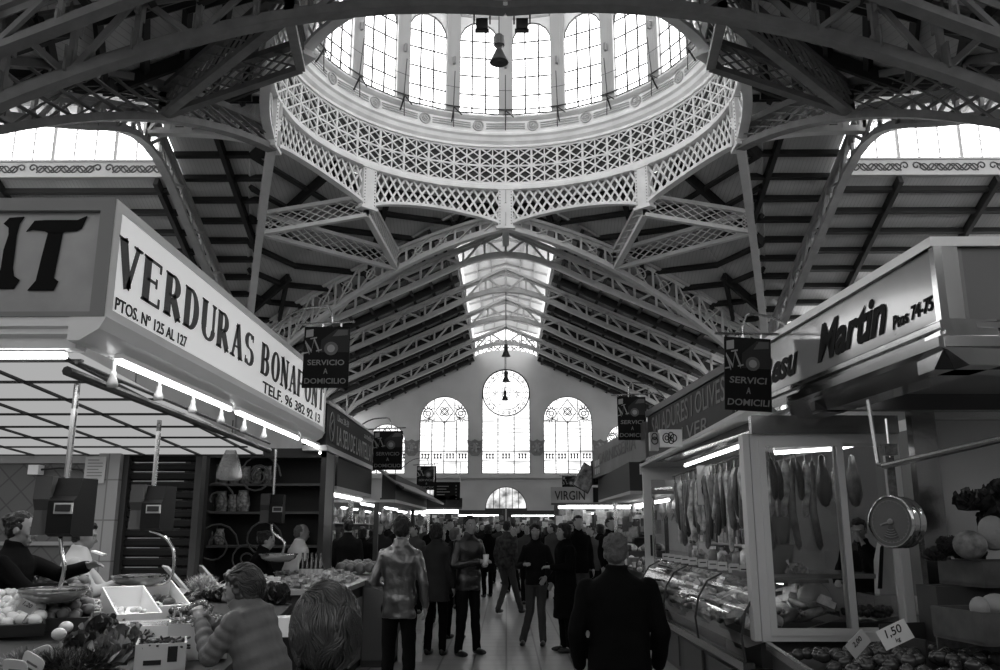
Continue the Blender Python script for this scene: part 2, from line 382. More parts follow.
# ---- trusses
def bez(a, b, c, t): return a * (1 - t) ** 2 + b * 2 * t * (1 - t) + c * t * t
def truss(name, label, cat, spans, n=8, style='W', m=IRON, wd=.26, ch=.13, bw=.09, group=None, side=None):
    """spans: list of (topfn, botfn) sharing one truss; chords, web"""
    o0 = spans[0][0](0); root = E(name, label, cat, o0, group=group)
    tc, bc, wb = MB(), MB(), MB(); K = 14
    for (T, B) in spans:
        tp = [T(i / K) for i in range(K + 1)]; bp = [B(i / K) for i in range(K + 1)]
        tc.bars(tp, wd, ch); bc.bars(bp, wd, ch)
        if style in 'WO':
            pw = .24 if wd > .3 else .22; tc.bars([p - Vector((0, 0, pw / 2)) for p in tp], .035, pw); bc.bars([p + Vector((0, 0, pw / 2)) for p in bp], .035, pw)
        d = (T(1) - T(0)); d.z = 0; sidev = Vector((-d.y, d.x, 0)).normalized() * (wd * .25)
        for i in range(n + 1):
            t0 = i / n; t1 = min(1, (i + 1) / n); tm = (t0 + t1) / 2
            if style == 'W':
                wb.bar(T(t0), B(t0), bw, bw)
                zz = (T(t0) - B(t0)).normalized(); L_ = (T(t0) - B(t0)).length; wb.bar(T(t0), T(t0) - zz * L_ * .36, .045, L_ * .34, T(1) - T(0)).bar(B(t0), B(t0) + zz * L_ * .36, .045, L_ * .34, T(1) - T(0))
                if i < n:
                    if i % 2: wb.bar(T(t0) + sidev, B(t1) + sidev, bw, bw)
                    else: wb.bar(B(t0) - sidev, T(t1) - sidev, bw, bw)
            elif style == 'X' and i < n:
                wb.bar(T(t0) + sidev, B(t1) + sidev, bw, .03); wb.bar(B(t0) - sidev, T(t1) - sidev, bw, .03)
            elif style == 'O' and i < n:
                wb.bar(T(t0) + sidev, B(t1) + sidev, bw, .04); wb.bar(B(t0) - sidev, T(t1) - sidev, bw, .04); wb.bar(T(t0), B(t0), bw, bw)
                c = (T(tm) + B(tm)) / 2; r = (T(tm) - B(tm)).length * .2; x = (T(t1) - T(t0)).normalized(); z = (T(tm) - B(tm)).normalized()
                wb.tube([c + x * r * math.cos(a * PI / 5) + z * r * math.sin(a * PI / 5) for a in range(11)], .035, 4)
            elif style == 'L' and i < n:       # close lattice, three diamonds high
                for (p, q) in ((0, .34), (.34, .67), (.67, 1)):
                    f = lambda t, h: B(t).lerp(T(t), h)
                    wb.bar(f(t0, p) + sidev, f(t1, q) + sidev, bw, .03); wb.bar(f(t0, q) - sidev, f(t1, p) - sidev, bw, .03)
        if style in 'XL': wb.bar(T(0), B(0), wd * .8, .12); wb.bar(T(1), B(1), wd * .8, .12)
        K2 = 26
        if style == 'W':   # rivet heads along the lower chord face
            pass
    tc.build('top_chord', m, root); bc.build('bottom_chord', m, root); wb.build('lattice', m, root)
    return root
def lin(a, b, dz=0):
    a = Vector(a) + Vector((0, 0, dz)); b = Vector(b) + Vector((0, 0, dz)); return lambda t: a.lerp(b, t)
Vx = [(R8 * math.sin(k * PI / 4), DY + R8 * math.cos(k * PI / 4), ZV) for k in range(8)]
names = {0: 'far', 1: 'far right', 2: 'right', 3: 'near right', 4: 'near', 5: 'near left', 6: 'left', 7: 'far left'}
def P3(x, y, z): return (x, y, z)
for sx in (-1, 1):
    for sy in (-1, 1):
        side = ('right' if sx > 0 else 'left'); depth = 'beyond' if sy > 0 else 'on the near side of'
        C = (sx * A, DY + sy * A, ZC)
        va = (sx * R8, DY, ZV); vb = (0, DY + sy * R8, ZV); vd = (sx * 5.52, DY + sy * 5.52, ZV)
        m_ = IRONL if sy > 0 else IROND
        def mk(v, hi):
            v = Vector(v); c = Vector(C)
            def g(t):
                p = v.lerp(c, t); p.z = (14.6 - 1.3 * t - 3.2 * t * t) if hi else (13.95 - 1.5 * t - 4.6 * t * t); return p
            return g
        up = Vector((0, 0, .28))
        for h, nm, stl in ((va, 'side', 'L'), (vb, 'middle', 'O')):
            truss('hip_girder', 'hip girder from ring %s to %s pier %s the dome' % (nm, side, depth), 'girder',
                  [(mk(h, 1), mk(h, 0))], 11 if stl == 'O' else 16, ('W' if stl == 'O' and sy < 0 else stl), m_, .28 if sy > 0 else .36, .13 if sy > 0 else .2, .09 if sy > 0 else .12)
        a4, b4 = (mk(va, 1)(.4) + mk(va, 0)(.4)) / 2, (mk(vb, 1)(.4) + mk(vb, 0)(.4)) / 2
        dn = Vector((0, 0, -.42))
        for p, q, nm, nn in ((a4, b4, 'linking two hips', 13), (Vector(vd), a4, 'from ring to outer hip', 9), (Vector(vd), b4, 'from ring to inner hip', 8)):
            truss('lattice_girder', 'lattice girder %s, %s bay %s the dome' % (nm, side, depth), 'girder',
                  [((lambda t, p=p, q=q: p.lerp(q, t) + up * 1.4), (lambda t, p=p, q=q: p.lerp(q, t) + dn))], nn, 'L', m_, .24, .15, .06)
        # pier under each corner
        r = E('iron_column', 'iron column at the %s corner %s the dome' % (side, depth), 'column', (C[0], C[1], 0))
        MB().lathe([(.55, 0), (.55, .25), (.42, .4), (.3, .7), (.24, 1.2), (.22, 6.8), (.3, 7.0), (.24, 7.1)], (C[0], C[1], 0), 16).build('shaft', IRON, r, smooth=True)
        MB().bb(C[0] - .25, C[0] + .25, C[1] - .25, C[1] + .25, 7.1, 10.1).build('cap_post', IRON, r)
def gable(y, ax, label, near=False, m=IRON, zdrop=0, depth=.9, n=9, style='W', L=A):
    """full gable truss across the nave (ax='x') at y, or across the transept (ax='y') at x"""
    sp = []
    for s in (-1, 1):
        if ax == 'x': f = lambda d, z, s=s: Vector((s * d, y, z))
        else: f = lambda d, z, s=s: Vector((y, DY + s * d, z))
        def T(t, f=f): d = L * t; return f(d, ZN - .1 - (ZN - .1 - ZC) * t)
        def B(t, f=f):
            d = L * t; z = ZN - .1 - (ZN - .1 - ZC) * t - depth * (1 - .35 * math.exp(-(t * 6) ** 2))
            if t < .16: z = min(z, (ZN - .1 - (ZN - .1 - ZC) * .16 - depth) + .42 * (1 - (t / .16) ** 2) + .05)
            if t > .8: z -= ((t - .8) / .2) ** 2 * 1.4
            return f(d, z)
        sp.append((T, B))
    return truss('roof_truss', label, 'truss', sp, n, style, m, .3, .14, .1)
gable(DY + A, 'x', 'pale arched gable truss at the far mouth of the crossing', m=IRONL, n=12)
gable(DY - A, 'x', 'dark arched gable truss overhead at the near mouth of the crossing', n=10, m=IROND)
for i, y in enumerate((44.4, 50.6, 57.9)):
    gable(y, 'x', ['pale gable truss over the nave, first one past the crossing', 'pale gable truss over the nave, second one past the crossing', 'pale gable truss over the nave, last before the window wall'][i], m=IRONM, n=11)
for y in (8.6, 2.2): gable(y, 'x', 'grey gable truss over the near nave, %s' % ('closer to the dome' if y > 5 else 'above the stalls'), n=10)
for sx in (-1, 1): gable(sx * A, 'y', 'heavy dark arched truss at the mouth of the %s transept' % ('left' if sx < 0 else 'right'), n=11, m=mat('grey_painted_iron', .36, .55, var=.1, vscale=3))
# straight tie from ring to the side truss, and a far-nave ridge tie
for k, (v, nd, lb) in enumerate(((Vx[2], (A, DY, ZV), 'right'), (Vx[6], (-A, DY, ZV), 'left'), (Vx[0], (0, DY + A, ZV + .1), 'far'), (Vx[4], (0, DY - A, ZV + .1), 'near'))):
    truss('ring_girder', 'short grey girder tying the %s side of the dome ring to the roof truss' % lb, 'girder', [(lin(v, nd, 1.5), lambda t, v=Vector(v), nd=Vector(nd): v.lerp(nd, t) + Vector((0, 0, .42 - .5 * (1 - t) ** 3)))], 6, 'W', IRONL, .3, .12, .1)

# ---- the dome
dm = E('dome', 'great white round dome with iron lattice ring, star patterned drum and tall windows', 'dome', (0, DY, ZV))
def zm_(z):
    k = ((0, .1), (15.9, .05), (16.0, 0.0), (17.44, .15), (18.0, .2), (18.78, .1), (18.9, .1), (22.1, 1.2), (40, 1.2))
    for (a, da), (b, db) in zip(k, k[1:]):
        if z <= b: return z + da + (db - da) * (z - a) / (b - a)
def cyl(a, r, z): return Vector(((r + .4) * math.sin(a), DY + (r + .4) * math.cos(a), zm_(z)))
for k in range(8):
    a0, a1 = (k + .04) * PI / 4, (k + .96) * PI / 4
    zb = lambda a: 14.12 + .5 * math.sin((a - a0) / (a1 - a0) * PI) ** .8
    lp = MB(); N = 15
    ar = lambda i: a0 + (a1 - a0) * i / N
    for i in range(N):
        for r0, r1 in ((0, .5), (.5, 1)):
            pz = lambda a, h: cyl(a, 7.4, zb(a) * (1 - h) + 15.6 * h)
            for dd, fl_ in ((.02, 0), (-.02, 1)):
                p, q = (r0, r1) if not fl_ else (r1, r0)
                A1 = pz(ar(i), p); B1 = pz(ar(i + 1), q); nrm = Vector((A1.x, A1.y - DY, 0)).normalized()
                lp.bar(A1 + nrm * dd, B1 + nrm * dd, .03, .085, nrm.cross(B1 - A1))
    for i in range(N): lp.bar(cyl(ar(i), 7.4, zb(ar(i))), cyl(ar(i + 1), 7.4, zb(ar(i + 1))), .3, .12)
    lp.build('lattice_panel', DOMEW, dm)
    c = cyl(k * PI / 4, 7.4, 0); M = Matrix.Rotation(-k * PI / 4, 3, 'Z')
    pi_ = MB().box((c.x, c.y, 14.85), (.62, .34, 1.75), M); pi_.box((c.x, c.y, 13.95), (.8, .42, .1), M); pi_.box((c.x, c.y, 15.68), (.75, .42, .12), M)
    pp = pi_.build('pilaster', DOMEW, dm)
    rv = MB(); nrm = Vector((c.x, c.y - DY, 0)).normalized(); tg = Vector((nrm.y, -nrm.x, 0))
    for z in range(12):
        for e in (-.24, .24): rv.ell(Vector((c.x, c.y, 14.1 + z * .13)) - nrm * .18 + tg * e, .025, 6, 4)
    rv.build('rivet', IRON, pp)
CC = (0, DY, 0)
MB().lathe([(r_ + .4, zm_(z_)) for r_, z_ in [(7.55, 15.6), (7.2, 15.6), (7.2, 15.72), (7.28, 15.76), (7.28, 15.84), (7.38, 15.9), (7.38, 15.96), (7.6, 15.96)]], CC, 96).build('ring_moulding', DOMEW, dm, smooth=False)
MB().lathe([(r_ + .4, zm_(z_)) for r_, z_ in [(7.5, 15.9), (7.5, 17.5)]], CC, 96).build('drum_backing', mat('drum_dark', .05, .8), dm)
st = MB(); NC = 44; z0, z1 = 15.98, 17.44; zm = (z0 + z1) / 2
def sb(a, za, b, zb_, w_, dd=0):
    p, q = cyl(a, 7.43 - dd, za), cyl(b, 7.43 - dd, zb_); nrm = Vector((p.x, p.y - DY, 0)).normalized(); st.bar(p, q, .05, w_, nrm.cross(q - p))
for i in range(NC):
    a, b = 2 * PI * i / NC, 2 * PI * (i + 1) / NC; c = (a + b) / 2
    sb(a, z0, a, z1, .09); sb(c, z0, c, z1, .05)
    for (u0, u1) in ((a, b),):
        for (p, q) in ((z0, zm), (zm, z1)):
            um, pm = (u0 + u1) / 2, (p + q) / 2
            sb(u0, p, u1, q, .06, .01); sb(u0, q, u1, p, .06, .02)
            sb(um, p, u1, pm, .04); sb(u1, pm, um, q, .04); sb(um, q, u0, pm, .04); sb(u0, pm, um, p, .04)
for z, w_ in ((z0, .1), (zm, .07), (z1, .1)):
    for i in range(NC): sb(2 * PI * i / NC, z, 2 * PI * (i + 1) / NC, z, w_)
st.build('star_lattice', mat('star_paint', .85, .6), dm)
MB().lathe([(r_ + .4, zm_(z_)) for r_, z_ in [(7.6, 17.46), (7.3, 17.46), (7.3, 17.56), (7.18, 17.66), (7.12, 17.8), (7.02, 17.86), (7.02, 17.95), (7.1, 18.0), (7.1, 18.58), (6.98, 18.62), (6.86, 18.7), (6.86, 18.78), (7.15, 18.78)]], CC, 120).build('frieze', DOMEW, dm)
fr = MB()
for i in range(20):
    a = (i + .5) * PI / 10; c = cyl(a, 7.08, 18.3); nrm = Vector((-math.sin(a), -math.cos(a), 0)); tg = Vector((nrm.y, -nrm.x, 0))
    M = Matrix((tg, Vector((0, 0, 1)), nrm)).transposed()
    ro = MB().lathe([(.0, .05), (.05, .06), (.07, .02), (.13, .03), (.15, .01), (.19, .01), (.2, .06), (.24, .06), (.25, 0)], c, 18, M=M)
    for s in range(8): ro.ell(c + M @ Vector((.1 * math.cos(s * PI / 4), .1 * math.sin(s * PI / 4), .03)), (.035,) * 3, 6, 4)
    ro.build('rosette', mat('rosette_paint', .5, .6), dm)
    for dz in (-.12, 0, .12):
        fr.bar(cyl(a + .045, 7.07, 18.3 + dz), cyl(a + PI / 10 - .045, 7.07, 18.3 + dz), .03, .035)
fr.build('frieze_bead', mat('bead_paint', .45, .6), dm)
# windows, mullions, wall piers of the drum
RW = 6.95; ZT = 22.1
for i in range(20):
    a = (i + .5) * PI / 10; hw = .122
    wp = MB(); K = 8
    def outline(sh=0, rr=RW + .13):
        pts = [(a - hw + sh, 18.85), (a + hw - sh, 18.85)]
        for j in range(K + 1):
            t = j / K * PI; pts.append((a + (hw - sh) * math.cos(t), ZT - .8 + .8 * math.sin(t)))
        return [cyl(x, rr, z) for x, z in pts]
    o_ = outline(); wp.add(o_, [tuple(range(len(o_)))])
    wo = wp.build('window', SKY, dm)
    g = MB(); o2 = outline(.004, RW)
    for j in range(len(o2)): g.bar(o2[j], o2[(j + 1) % len(o2)], .05, .05)
    for f in (-.33, .33): g.bar(cyl(a + hw * f, RW, 18.85), cyl(a + hw * f, RW, ZT - .1), .075, .04)
    for z in (19.5, 20.15, 20.8, 21.4): g.bar(cyl(a - hw, RW, z), cyl(a + hw, RW, z), .035, .06)
    g.build('glazing_bar', mat('thin_bar', .07, .6), wo)
    # pier between windows, plus spandrel pieces above the arch
    b = i * PI / 10; pr = MB(); M = Matrix.Rotation(-b, 3, 'Z'); c = cyl(b, RW, 0)
    pr.box((c.x, c.y, 21.4), (.6, .3, 5.0), M)
    pr.box((c.x * .985, DY + (c.y - DY) * .985, 21.4), (.26, .1, 4.9), M)
    pp = pr.build('window_pier', mat('pier_plaster', .4, .7), dm)
    MB().box((c.x * .965, DY + (c.y - DY) * .965, 21.2), (.1, .16, .32), M).build('lamp_bracket', mat('bracket_grey', .22, .5), pp)
    sp_ = MB(); zt = ZT + .25
    for j in range(K):
        t0, t1 = j / K * PI, (j + 1) / K * PI
        q = [cyl(a + hw * math.cos(t0), RW, ZT - .8 + .8 * math.sin(t0)), cyl(a + hw * math.cos(t0), RW, zt), cyl(a + hw * math.cos(t1), RW, zt), cyl(a + hw * math.cos(t1), RW, ZT - .8 + .8 * math.sin(t1))]
        sp_.add(q, [(0, 1, 2, 3)])
    sp_.add([cyl(a + hw, RW, ZT - .8), cyl(a + PI / 20, RW, ZT - .8), cyl(a + PI / 20, RW, zt), cyl(a + hw, RW, zt)], [(0, 1, 2, 3)])
    sp_.add([cyl(a - hw, RW, ZT - .8), cyl(a - PI / 20, RW, ZT - .8), cyl(a - PI / 20, RW, zt), cyl(a - hw, RW, zt)], [(0, 1, 2, 3)])
    sp_.build('arch_spandrel', DOMEW, dm)
MB().lathe([(r_ + .4, zm_(z_)) for r_, z_ in [(7.1, 22.3), (6.8, 22.35), (6.7, 22.5), (6.85, 22.6), (6.6, 23.6), (6.0, 24.8), (5.0, 25.9), (3.6, 26.8), (1.8, 27.4), (.01, 27.6)]], CC, 60).build('cupola_shell', mat('cupola', .45, .8), dm)
# walkway rail: rod with struts
rl = MB(); n_ = 60
rl.tube([cyl(2 * PI * i / n_, 6.72, 18.95) for i in range(n_ + 1)], .03, 6); rl.tube([cyl(2 * PI * i / n_, 6.55, 19.55) for i in range(n_ + 1)], .012, 4)
for i in range(20):
    a = i * PI / 10; rl.tube([cyl(a, 6.66, 17.9), cyl(a, 6.72, 19.0), cyl(a, 6.55, 20.1)], .022, 5)
    rl.bar(cyl(a, 7.05, 18.3), cyl(a, 6.66, 18.9), .05, .05); rl.bar(cyl(a, 6.66, 18.9), cyl(a + .05, 6.66, 18.55), .04, .04)
rl.build('walkway_rail', DARKIRON, dm)
MB().lathe([(7.9, 15.94), (9.0, 15.94)], CC, 64).build('sky_gap_cover', PLASTER, dm)  # flat ring added to close the sky gap outside the drum
# plaster quadrants behind the ring (visible beside the side girders)
MB().lathe([(r_ + .4, zm_(z_)) for r_, z_ in [(7.62, 15.5), (7.62, 18.0)]], CC, 64).build('drum_wall', PLASTER, dm)

# pendant and floodlights hung under the dome
pd = at(499, 48, y=DY); t = E('pendant_lamp', 'dark bell shaped lamp hanging on a long cable below the dome', 'lamp', pd)
MB().tube([pd + Vector((0, 0, .5)), (pd.x, pd.y, 28.6)], .02, 5).build('cable', DARKIRON, t)
MB().lathe([(.02, .55), (.12, .5), (.15, .42), (.15, .05), (.1, 0), (.1, -.05), (.3, -.5), (.33, -.55), (.3, -.56), (.02, -.5)], pd, 16).build('lamp_shade', BLACK, t, smooth=True)
MB().lathe([(.19, .42), (.19, .1), (.02, .1)], pd, 12).build('ballast', DARKIRON, t)
for px, lb in ((482, 'left'), (522, 'right')):
    p = at(px, 24, y=19.1); t = E('floodlight', 'small black floodlight clamped to the near dome ring, %s of the hanging lamp' % lb, 'lamp', p)
    M = Matrix.Rotation(.35, 3, 'X'); MB().box(p, (.3, .24, .24), M).box(p + Vector((0, .08, -.14)), (.36, .06, .1), M).build('lamp_head', BLACK, t)
    MB().bars([p + Vector((-.2, 0, 0)), p + Vector((-.2, 0, .3)), p + Vector((.2, 0, .3)), p + Vector((.2, 0, 0))], .04, .04).build('yoke', DARKIRON, t)
    MB().bar(p + Vector((0, 0, .3)), p + Vector((0, 0, 1.5)), .04, .04).build('hanger', DARKIRON, t)

# ---- far window wall
K_ = 850 / (YW * math.cos(PITCH) + 2.5)
def wp_(px, py): p = at(px, py, y=YW); return (p.x, p.z)
def arch(cx, r, zs, zb, n=16): return [(cx - r, zb), (cx + r, zb)] + [(cx + r * math.cos(PI * i / n), zs + r * math.sin(PI * i / n)) for i in range(n + 1)]
def seg(cx, r, zs, rise, zb, n=14): return [(cx + r * math.cos(PI * i / n), zs + rise * math.sin(PI * i / n)) for i in range(n + 1)]
zsill = wp_(506, 474)[1]; ops = []
cw = (wp_(482, 400)[0] + wp_(530, 400)[0]) / 2; rc = (wp_(530, 400)[0] - wp_(482, 400)[0]) / 2; zc = wp_(506, 393)[1]
ops.append(('mid', cw, rc, zc))
for l, r in ((420, 469), (543, 592)):
    a, b = wp_(l, 420)[0], wp_(r, 420)[0]; ops.append(('tall', (a + b) / 2, (b - a) / 2, wp_(l, 421)[1]))
for l, r in ((368, 406), (606, 644)):
    a, b = wp_(l, 440)[0], wp_(r, 440)[0]; ops.append(('small', (a + b) / 2, (b - a) / 2, wp_(l, 443)[1]))
outl = [(-20, 0), (20, 0), (20, 6.5), (12.5, rz_(12.5) + .1), (WN, rz_(WN) + .1)] + [(WN * math.cos(PI * i / 10), rz_(WN) + .1 + .75 * math.sin(PI * i / 10)) for i in range(1, 10)] + [(-WN, rz_(WN) + .1), (-12.5, rz_(12.5) + .1), (-20, 6.5)]
loops = [outl] + [arch(c, r, z, zsill) for _, c, r, z in ops]
lun = [(wp_(506, 508)[0], (wp_(527, 508)[0] - wp_(485, 508)[0]) / 2), (wp_(577, 508)[0], (wp_(597, 508)[0] - wp_(556, 508)[0]) / 2), (wp_(436, 508)[0], (wp_(597, 508)[0] - wp_(556, 508)[0]) / 2)]
zl = wp_(506, 509)[1]
for c, r in lun: loops.append([(c - r, 0.02), (c + r, 0.02)] + [(c + r * math.cos(PI * i / 14), zl + r * 1.05 * math.sin(PI * i / 14)) for i in range(15)])
wl = struct(fill_curve('wall_far', loops, PLASTER, (0, YW, 0), (1, 0, 0), (0, 0, 1), .5))
PANE = frosted('louvred_pane', .42, 1.0, DAY * .36, (.25, 1, 5), 1.6); PANE2 = frosted('ornament_pane', .6, 1.0, DAY * .45, (1, 1, 1), 1.5)
LEAD = mat('window_lead', .03, .6)
def P2(u, v, d=0): return Vector((u, YW - .1 - d, v))
def ring_(mb, c, r, z, w_=.05, n=20, a0=0, a1=2 * PI):
    mb.tube([P2(c + r * math.cos(a0 + (a1 - a0) * i / n), z + r * math.sin(a0 + (a1 - a0) * i / n)) for i in range(n + 1)], w_, 4)
def leaf(mb, c, z, s, ang=0):
    for k in range(5):
        a = ang + (k - 2) * .75 + PI / 2; q = [(.08, 0), (.28, .06), (.52, .01), (.28, -.05)]
        mb.add([P2(c + s * (x * math.cos(a) - y * math.sin(a)), z + s * (x * math.sin(a) + y * math.cos(a)), .03) for x, y in q], [(0, 1, 2, 3)])
nwin = 20
for kind, c, r, z in ops:
    nwin += 1; wi = SE('window_%d' % nwin, (c, YW, zsill))
    o_ = arch(c, r, z, zsill); MB().add([P2(u, v, -.05) for u, v in o_], [tuple(range(len(o_)))]).build('pane', PANE, wi)
    fr = MB(); oo = [P2(u, v) for u, v in o_]; fr.bars(oo + [oo[0]], .12, .1)
    nc = 3 if kind == 'mid' else 4
    zt = z if kind != 'mid' else z - r * .9
    for i in range(1, nc): fr.bar(P2(c - r + 2 * r * i / nc, zsill), P2(c - r + 2 * r * i / nc, zt + (r * .95 if False else 0)), .07, .05)
    zo = zsill + 1.0; fr.bar(P2(c - r, zo), P2(c + r, zo), .05, .05); fr.bar(P2(c - r, zo + .75), P2(c + r, zo + .75), .05, .05)
    fr.bar(P2(c - r, (zo + .75 + zt) / 2), P2(c + r, (zo + .75 + zt) / 2), .03, .025)
    fr.build('glazing_bar', LEAD, wi)
    an = MB()
    for i in range(nc):
        cc = c - r + 2 * r * (i + .5) / nc
        for e in (-1, 0, 1): an.add([P2(cc + e * .24 + u, zo + .38 + v, .02) for u, v in ((-.09, -.2), (.09, -.2), (.04, 0), (.1, .2), (-.1, .2), (-.03, 0))], [tuple(range(6))])
    if kind == 'mid':
        wd_ = [P2(c + r * .98 * math.cos(2 * PI * i / 28), z + r * .98 * math.sin(2 * PI * i / 28), .0) for i in range(28)]
        MB().add(wd_, [tuple(range(28))]).build('rose_pane', PANE2, wi)
        ring_(an, c, r * .97, z, .05, 32); ring_(an, c, r * .72, z, .03, 28)
        for i in range(22): (leaf(an, c + r * .85 * math.cos(i * 2 * PI / 22), z + r * .85 * math.sin(i * 2 * PI / 22), .42, i * 2 * PI / 22), ring_(an, c + r * .85 * math.cos(i * 2 * PI / 22), .09, z + r * .85 * math.sin(i * 2 * PI / 22), .03, 6))
        for i in range(1, 4): an.bar(P2(c - r + r * i / 2, z - r * .7, .02), P2(c - r + r * i / 2, z + r * .7, .02), .03, .025); an.bar(P2(c - r * .7, z - r + r * i / 2, .02), P2(c + r * .7, z - r + r * i / 2, .02), .03, .025)
        for k_ in range(-2, 3): an.bar(P2(c + k_ * .13, z - .4, .02), P2(c + k_ * .13, z + .35, .02), .04, .04)
        an.bars([P2(c - .34, z + .4), P2(c + .34, z + .4), P2(c + .34, z - .2), P2(c, z - .6), P2(c - .34, z - .2), P2(c - .34, z + .4)], .05, .05)
        for k_ in range(6): leaf(an, c + .95 * math.cos(k_ * PI / 3), z + .95 * math.sin(k_ * PI / 3), .5, k_ * PI / 3)
        for e in (-1, 1): leaf(an, c + e * .7, z - .1, .8, -e * 1.2)
    else:
        s = r * .5; dzz = z + r * .38
        an.bars([P2(c, dzz + s), P2(c + s * .75, dzz), P2(c, dzz - s), P2(c - s * .75, dzz), P2(c, dzz + s)], .05, .06)
        ring_(an, c, s * .25, dzz, .035, 10); [ring_(an, c + s * .26 * math.cos(k_ * PI / 2 + .78), s * .16, dzz + s * .26 * math.sin(k_ * PI / 2 + .78), .03, 8) for k_ in range(4)]
        for e in (-1, 1):
            ring_(an, c + e * r * .66, r * .2, z + r * .3, .04, 12); ring_(an, c + e * r * .66, r * .1, z + r * .3, .04, 8); leaf(an, c + e * r * .66, z + r * .42, r * .5, -e * .3); leaf(an, c + e * r * .72, z + r * .1, r * .42, e * 2.6)
            an.bar(P2(c + e * r * .42, z), P2(c + e * r * .42, z + r * .88), .05, .06)
        fr2 = MB().bars([P2(c - r, z), P2(c - r * .55, z + .12), P2(c - r * .42, z - .05), P2(c + r * .42, z - .05), P2(c + r * .55, z + .12), P2(c + r, z)], .05, .05).build('ornament_border', LEAD, wi)
    an.build('leaded_ornament', LEAD, wi)
LUN = frosted('street_view', .12, .8, DAY * .25, (1, 1, 1), 1.3)
for i, (c, r) in enumerate(lun):
    nwin += 1; wi = SE('window_%d' % nwin, (c, YW, zl))
    o_ = [(c + r * math.cos(PI * k / 14), zl + r * 1.05 * math.sin(PI * k / 14)) for k in range(15)]
    MB().add([P2(u, v, -.05) for u, v in o_], [tuple(range(15))]).build('pane', LUN, wi)
    g = MB().bars([P2(u, v) for u, v in o_] + [P2(*o_[0])], .12, .1)
    for k in (-.6, -.3, 0, .3, .6): g.bar(P2(c + r * k, zl), P2(c + r * k, zl + r * 1.05 * math.sqrt(1 - k * k)), .05, .05)
    g.build('glazing_bar', LEAD, wi)
    d = SE('door_%d' % (i + 1), (c, YW, 0)); MB().bb(c - r, c + r, YW - .1, YW + .1, 0, zl).build('door_leaf', mat('door_dark', .06, .5), d)
    MB().bb(c - .05, c + .05, YW - .2, YW - .1, 0, zl).build('door_frame', FRZ, d)
cr = MB()
mo = MB().bb(-12, 12, YW - .5, YW - .2, zsill - .35, zsill - .15); mo.bb(-12, 12, YW - .4, YW - .2, zsill - .15, zsill - .05)
struct(mo.build('trim_20', PLASTER))
for px in (412, 475, 537, 600):
    u, v = wp_(px, 448); t = E('wall_crest', 'small dark carved crest on the far wall, %s' % {412: 'outside the left tall window', 475: 'between left and middle windows', 537: 'between middle and right windows', 600: 'outside the right tall window'}[px], 'crest', (u, YW - .25, v))
    MB().prism([(u + a_, YW - .26, v + b_) for a_, b_ in ((-.62, .62), (-.3, .5), (0, .66), (.3, .5), (.62, .62), (.5, 0), (.55, -.3), (.25, -.62), (-.25, -.62), (-.55, -.3), (-.5, 0))], (0, -.1, 0)).build('plaque', mat('crest', .2, .8), t)
    g = MB(); [g.ell((u + .3 * math.cos(k), YW - .4, v + .3 * math.sin(k)), (.12, .06, .12), 8, 5) for k in range(0, 6)]; g.ell((u, YW - .4, v), (.18, .08, .26), 8, 6); g.build('relief', mat('crest_relief', .28, .8), t)
# glazed gable end over the wall
wi = SE('window_30', (0, YW, 14.0)); g0 = rz_(WN) - 13.8
o_ = [(-2.55, 13.9 + g0), (2.55, 13.9 + g0), (2.55, 15.9 + g0), (0, 16.65 + g0), (-2.55, 15.9 + g0)]
MB().add([(u, YW + .3, v) for u, v in o_], [tuple(range(5))]).build('pane', frosted('gable_pane', .7, 1, DAY * .5), wi)
g = MB()
for i in range(-4, 5): g.bar((i * .55, YW + .26, 13.85 + g0), (i * .55, YW + .26, 16.5 + g0 - abs(i) * .15), .05, .05)
for i in range(-3, 4):
    for zz, rr in ((15.2, .32), (14.6, .22)): g.tube([(i * .68 + rr * math.cos(k * PI / 4), YW + .25, zz + g0 + rr * math.sin(k * PI / 4)) for k in range(9)], .04, 4)
for z in (14.35, 14.9, 15.55): g.bar((-2.5, YW + .26, z + g0), (2.5, YW + .26, z + g0), .04, .04)
g.build('leaded_ornament', LEAD, wi)

# ---- side walls with clerestory
def sidewall(name, a, b, zt, glaz, wnum, lo=0):
    za, zb = zt if isinstance(zt, tuple) else (zt, zt)
    a = Vector((a[0], a[1], 0)); b = Vector((b[0], b[1], 0)); d = (b - a).normalized(); n_ = Vector((-d.y, d.x, 0)); Z = lambda z: Vector((0, 0, z)); L = (b - a).length
    o = -n_ * .12
    ww = MB().prism([a + o, b + o, b + o + Z(zb - glaz), a + o + Z(za - glaz)], n_ * .24)
    ww.bar(a + Z(za), b + Z(zb), .25, .12); struct(ww.build(name, PLASTER))
    if glaz:
        wi = SE('window_%d' % wnum, a + Z(za - glaz)); MB().prism([a + Z(za - glaz), b + Z(zb - glaz), b + Z(zb), a + Z(za)], n_ * .02).build('pane', SKY, wi)
        g = MB(); k = 0
        while k <= L: zz = za + (zb - za) * k / L; g.bar(a + d * k + Z(zz - glaz), a + d * k + Z(zz), .07, .12); k += .8
        g.bar(a + Z(za - glaz * .5), b + Z(zb - glaz * .5), .1, .03)
        g.build('glazing_bar', IRON, wi)
wk = 40
